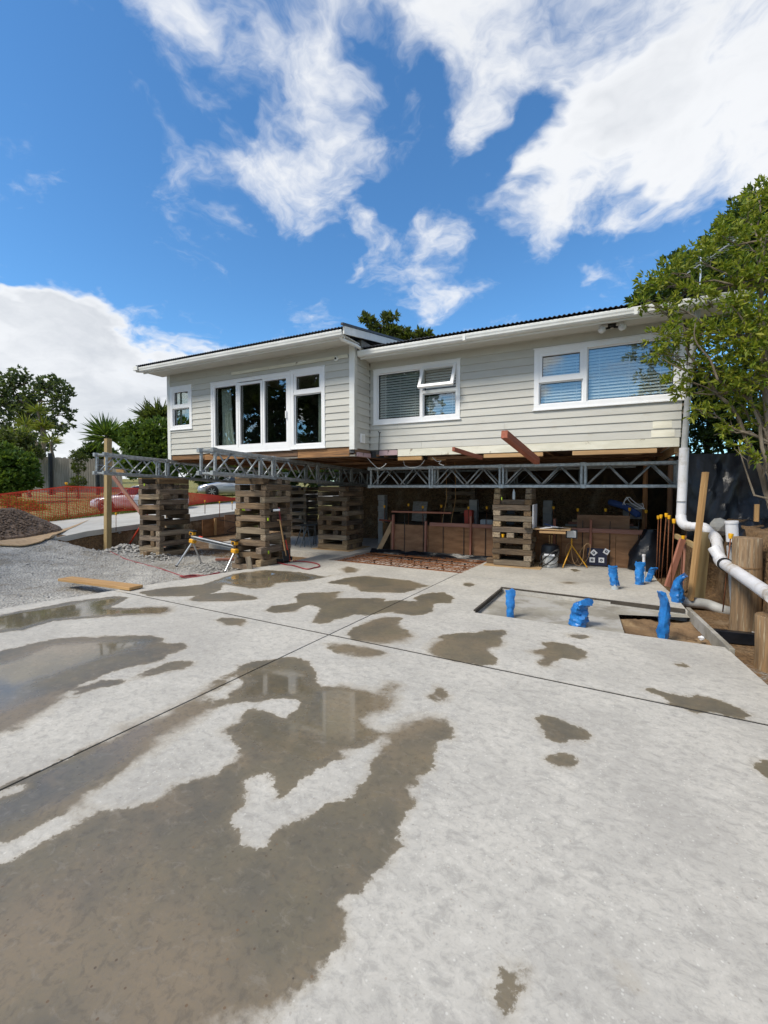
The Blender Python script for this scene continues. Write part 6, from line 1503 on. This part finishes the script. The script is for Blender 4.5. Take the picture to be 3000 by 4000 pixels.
bush('tall_tree', 'dark tree rising behind the house roof at the right', [(1480, 620, 15, 50), (1420, 640, 15, 40), (1540, 580, 15, 60), (1600, 520, 15.5, 70), (1380, 655, 15, 25), (1640, 470, 15.5, 70), (1560, 660, 15, 60), (1460, 570, 15.5, 25), (1700, 560, 15, 80)], .2, .4, 'leaf_dark', 200, 'tree', r0=.2)
# tree over the roof
bush('roof_tree', 'small leafed tree showing above the roof between the two wings', [(845, 718, 24, 14), (790, 690, 24, 9), (805, 700, 24, 9), (835, 690, 24, 10), (850, 684, 24, 7), (815, 712, 24, 10), (870, 722, 24, 12), (880, 735, 24, 16), (905, 725, 24, 9), (920, 728, 24, 10), (860, 745, 24, 16), (825, 735, 24, 14), (850, 760, 24, 14)], .30, .4, 'leaf_olive', 46, 'tree', r0=.2)
# left background
bush('tall_tree', 'tall airy dark tree at the far left behind the fence', [(60, 880, 45, 30), (20, 830, 45, 26), (45, 815, 45, 22), (80, 850, 45, 26), (125, 830, 45, 20), (140, 850, 45, 18), (120, 870, 45, 22), (100, 900, 45, 24), (40, 900, 45, 28), (10, 870, 45, 30), (145, 890, 45, 16), (70, 930, 45, 22), (150, 915, 45, 12), (-20, 850, 45, 35), (125, 930, 45, 14), (20, 940, 45, 26), (100, 960, 45, 18), (-30, 920, 45, 40), (95, 828, 45, 14)], .42, .5, 'leaf_grey', 95, 'tree', r0=.35, per=5)
bush('leafy_shrub', 'big green shrub on the bank at the left edge', [(30, 1010, 23, 42), (0, 990, 23, 40), (52, 1000, 23.5, 26), (20, 1045, 22.5, 36), (60, 1038, 23, 26), (-30, 1030, 22.5, 50)], .22, .5, 'leaf_mid', 330)
bush('brown_shrub', 'brownish shrub above the green one at the left', [(40, 965, 26, 26), (75, 980, 26, 20), (10, 955, 26, 26), (55, 945, 26, 18)], .2, .45, 'leaf_olive', 160)
bush('fence_climber', 'wispy plant climbing over the paling fence', [(168, 1010, 26.3, 14), (162, 985, 26.4, 12), (178, 990, 26.5, 10), (170, 1042, 26, 14), (156, 1052, 26, 10)], .16, .3, 'leaf_olive', 70)
bush('fence_shrub', 'dark shrub behind the paling fence near the post', [(195, 975, 29, 18), (215, 970, 29, 16), (180, 985, 29, 14), (235, 985, 29, 20), (205, 1000, 29, 20)], .22, .4, 'leaf_dark', 130)
bush('garden_tree', 'dense green tree beside the left end of the house', [(320, 960, 21, 42), (300, 930, 21, 28), (340, 930, 21, 30), (350, 975, 21, 36), (290, 965, 21, 28), (300, 1005, 21, 36), (350, 1020, 21, 36), (275, 1000, 21, 20), (390, 985, 21, 34), (270, 935, 21, 12), (400, 940, 21, 40)], .2, .45, 'leaf_mid', 360, 'tree', r0=.16)
bush('yellow_shrub', 'low yellowing shrub behind the orange net', [(65, 1095, 19.5, 14), (40, 1090, 19.5, 14), (85, 1100, 19.5, 10), (20, 1085, 19.5, 14), (100, 1105, 19.5, 8)], .16, .35, 'leaf_yellow', 60, limbs=False)
bush('added_hedge', 'added dark hedge blocking bright sky in the gap under the house at the left', [(430, 1010, 36, 34), (480, 1015, 36, 36), (530, 1012, 36, 36), (455, 1035, 36, 26), (510, 1040, 36, 26)], .32, .5, 'leaf_dark', 260)  # hedge put in to darken the bright gap below the floor
bush('added_hedge', 'added dark hedge blocking bright sky under the house between two cribs', [(590, 1015, 36, 36), (640, 1012, 36, 36), (690, 1015, 36, 36), (740, 1015, 36, 36), (620, 1038, 36, 22), (680, 1040, 36, 20), (790, 1015, 36, 36)], .32, .5, 'leaf_dark', 260)
# cabbage trees: bare stems, each with a ball of sword leaves
def cordyline(label, heads, foot, D, blade, lmat='leaf_yellow', n=70):
    f = PD(*foot, D); f.z = tz(f.x, f.y); t = thing('cabbage_tree', label, 'cabbage tree', f, None); mb = MB()
    Ps, Ds = [], []
    for k, (x, y) in enumerate(heads):
        h_ = PD(x, y, D); limb(mb, f if k == 0 else f.lerp(PD(*heads[0], D), .45), h_, .14, .08, .08, 6, k)
        u = rng.normal(size=(n, 3)); u[:, 2] = np.abs(u[:, 2]) * .9 - .35; u /= np.linalg.norm(u, axis=1)[:, None]; Ps.append(np.array(h_) + u * .06); Ds.append(u)
    mb.build('trunk', 'bark_pale', t, smooth=True); leaves('crown', np.concatenate(Ps), np.concatenate(Ds), blade, .075, lmat, t, fold=.1, sizevar=.2); return t
cordyline('cabbage tree with a single head above the fence post at the left', [q('L', 735, 1195)], (114, 1000), 30, .75)
cordyline('branched cabbage tree in front of the tall airy tree', [q('L', 545, 765), q('L', 365, 960), q('L', 610, 1010), q('L', 640, 960)], (104, 985), 32, .8)
cordyline('leaning cabbage tree low at the left edge', [q('L', 175, 1140), q('L', 330, 1120)], (62, 985), 28, .75)
cordyline('spiky cabbage tree right behind the square timber post', [q('4', 875, 740), q('4', 885, 755)], (237, 1020), 24, 1.15, 'leaf_mid', 90)
cordyline('cabbage tree crown showing above the garden tree', [q('4', 1240, 590), q('4', 1310, 570), q('4', 1345, 590), q('4', 1285, 600)], (330, 1010), 23, .95, 'leaf_olive', 80)
# trees across the street behind the photographer, mirrored in the glass
for k, (x, y, h_, r_, lb) in enumerate(((-15, -7, 10.5, 3.3, 'broad tree behind the camera mirrored in the sliding door'), (-19.5, -2.5, 9.5, 3.0, 'tree behind the camera mirrored in the left door panel'), (-15.6, -13, 12.0, 3.6, 'tall tree behind the camera mirrored in the narrow window'),
                                   (7.5, -7.5, 7.2, 2.2, 'tree behind the camera mirrored in the wide window'))):
    rr = random.Random(k); cs = [(Vector((x, y, h_ * .6)), r_ * .62), (Vector((x + r_ * .4, y, h_ * .38)), r_ * .55), (Vector((x - r_ * .4, y, h_ * .36)), r_ * .55)] + [(Vector((x + rr.gauss(0, r_ * .55), y + rr.gauss(0, r_ * .55), h_ * rr.uniform(.35, .95))), r_ * rr.uniform(.28, .5)) for _ in range(26)]
    tree('street_tree', lb, (x, y, -.1), [(x, y, -.1), (x + .1, y, h_ * .35), (x, y + .1, h_ * .6), (x, y, h_ * .8)], cs, .32, .55, 'leaf_dark', dens=190, r0=.2)
# grass on the verge
x = np.concatenate([rng.uniform(-18.6, -17.0, 9000), rng.uniform(-26, -18, 5000)]); y = np.concatenate([rng.uniform(0, 24, 9000), rng.uniform(2, 26, 5000)])
pz = terrain_z(x, y); d = rng.normal(size=(len(x), 3)) * .5 + np.array([0, 0, 1.0])
o = leaves('verge_grass', np.stack([x, y, pz], 1), d, .13, .14, 'grass_blade'); tag(o, 'rough grass on the verge beyond the driveway', 'grass', kind='stuff')
# weeds between the gravel and the bank
# television aerial behind the right-hand tree
c = PD(*q('9', 780, 1085), 10.5); t = thing('television_aerial', 'rooftop television aerial half hidden by the tree', 'aerial', c)
topp = PD(*q('9', 790, 690), 10.5); rod('mast', c, topp, .02, 'alu', t)
a, b = PD(*q('9', 640, 990), 10.5), PD(*q('9', 1250, 560), 10.5); rod('boom', a, b, .014, 'alu', t)
for k in range(16):
    p = a.lerp(b, .12 + .82 * k / 15); w = .16 + .012 * k; rod('element', p - R3 * w + Vector((0, 0, -.04)), p + R3 * w + Vector((0, 0, .04)), .006, 'alu', t, 5)
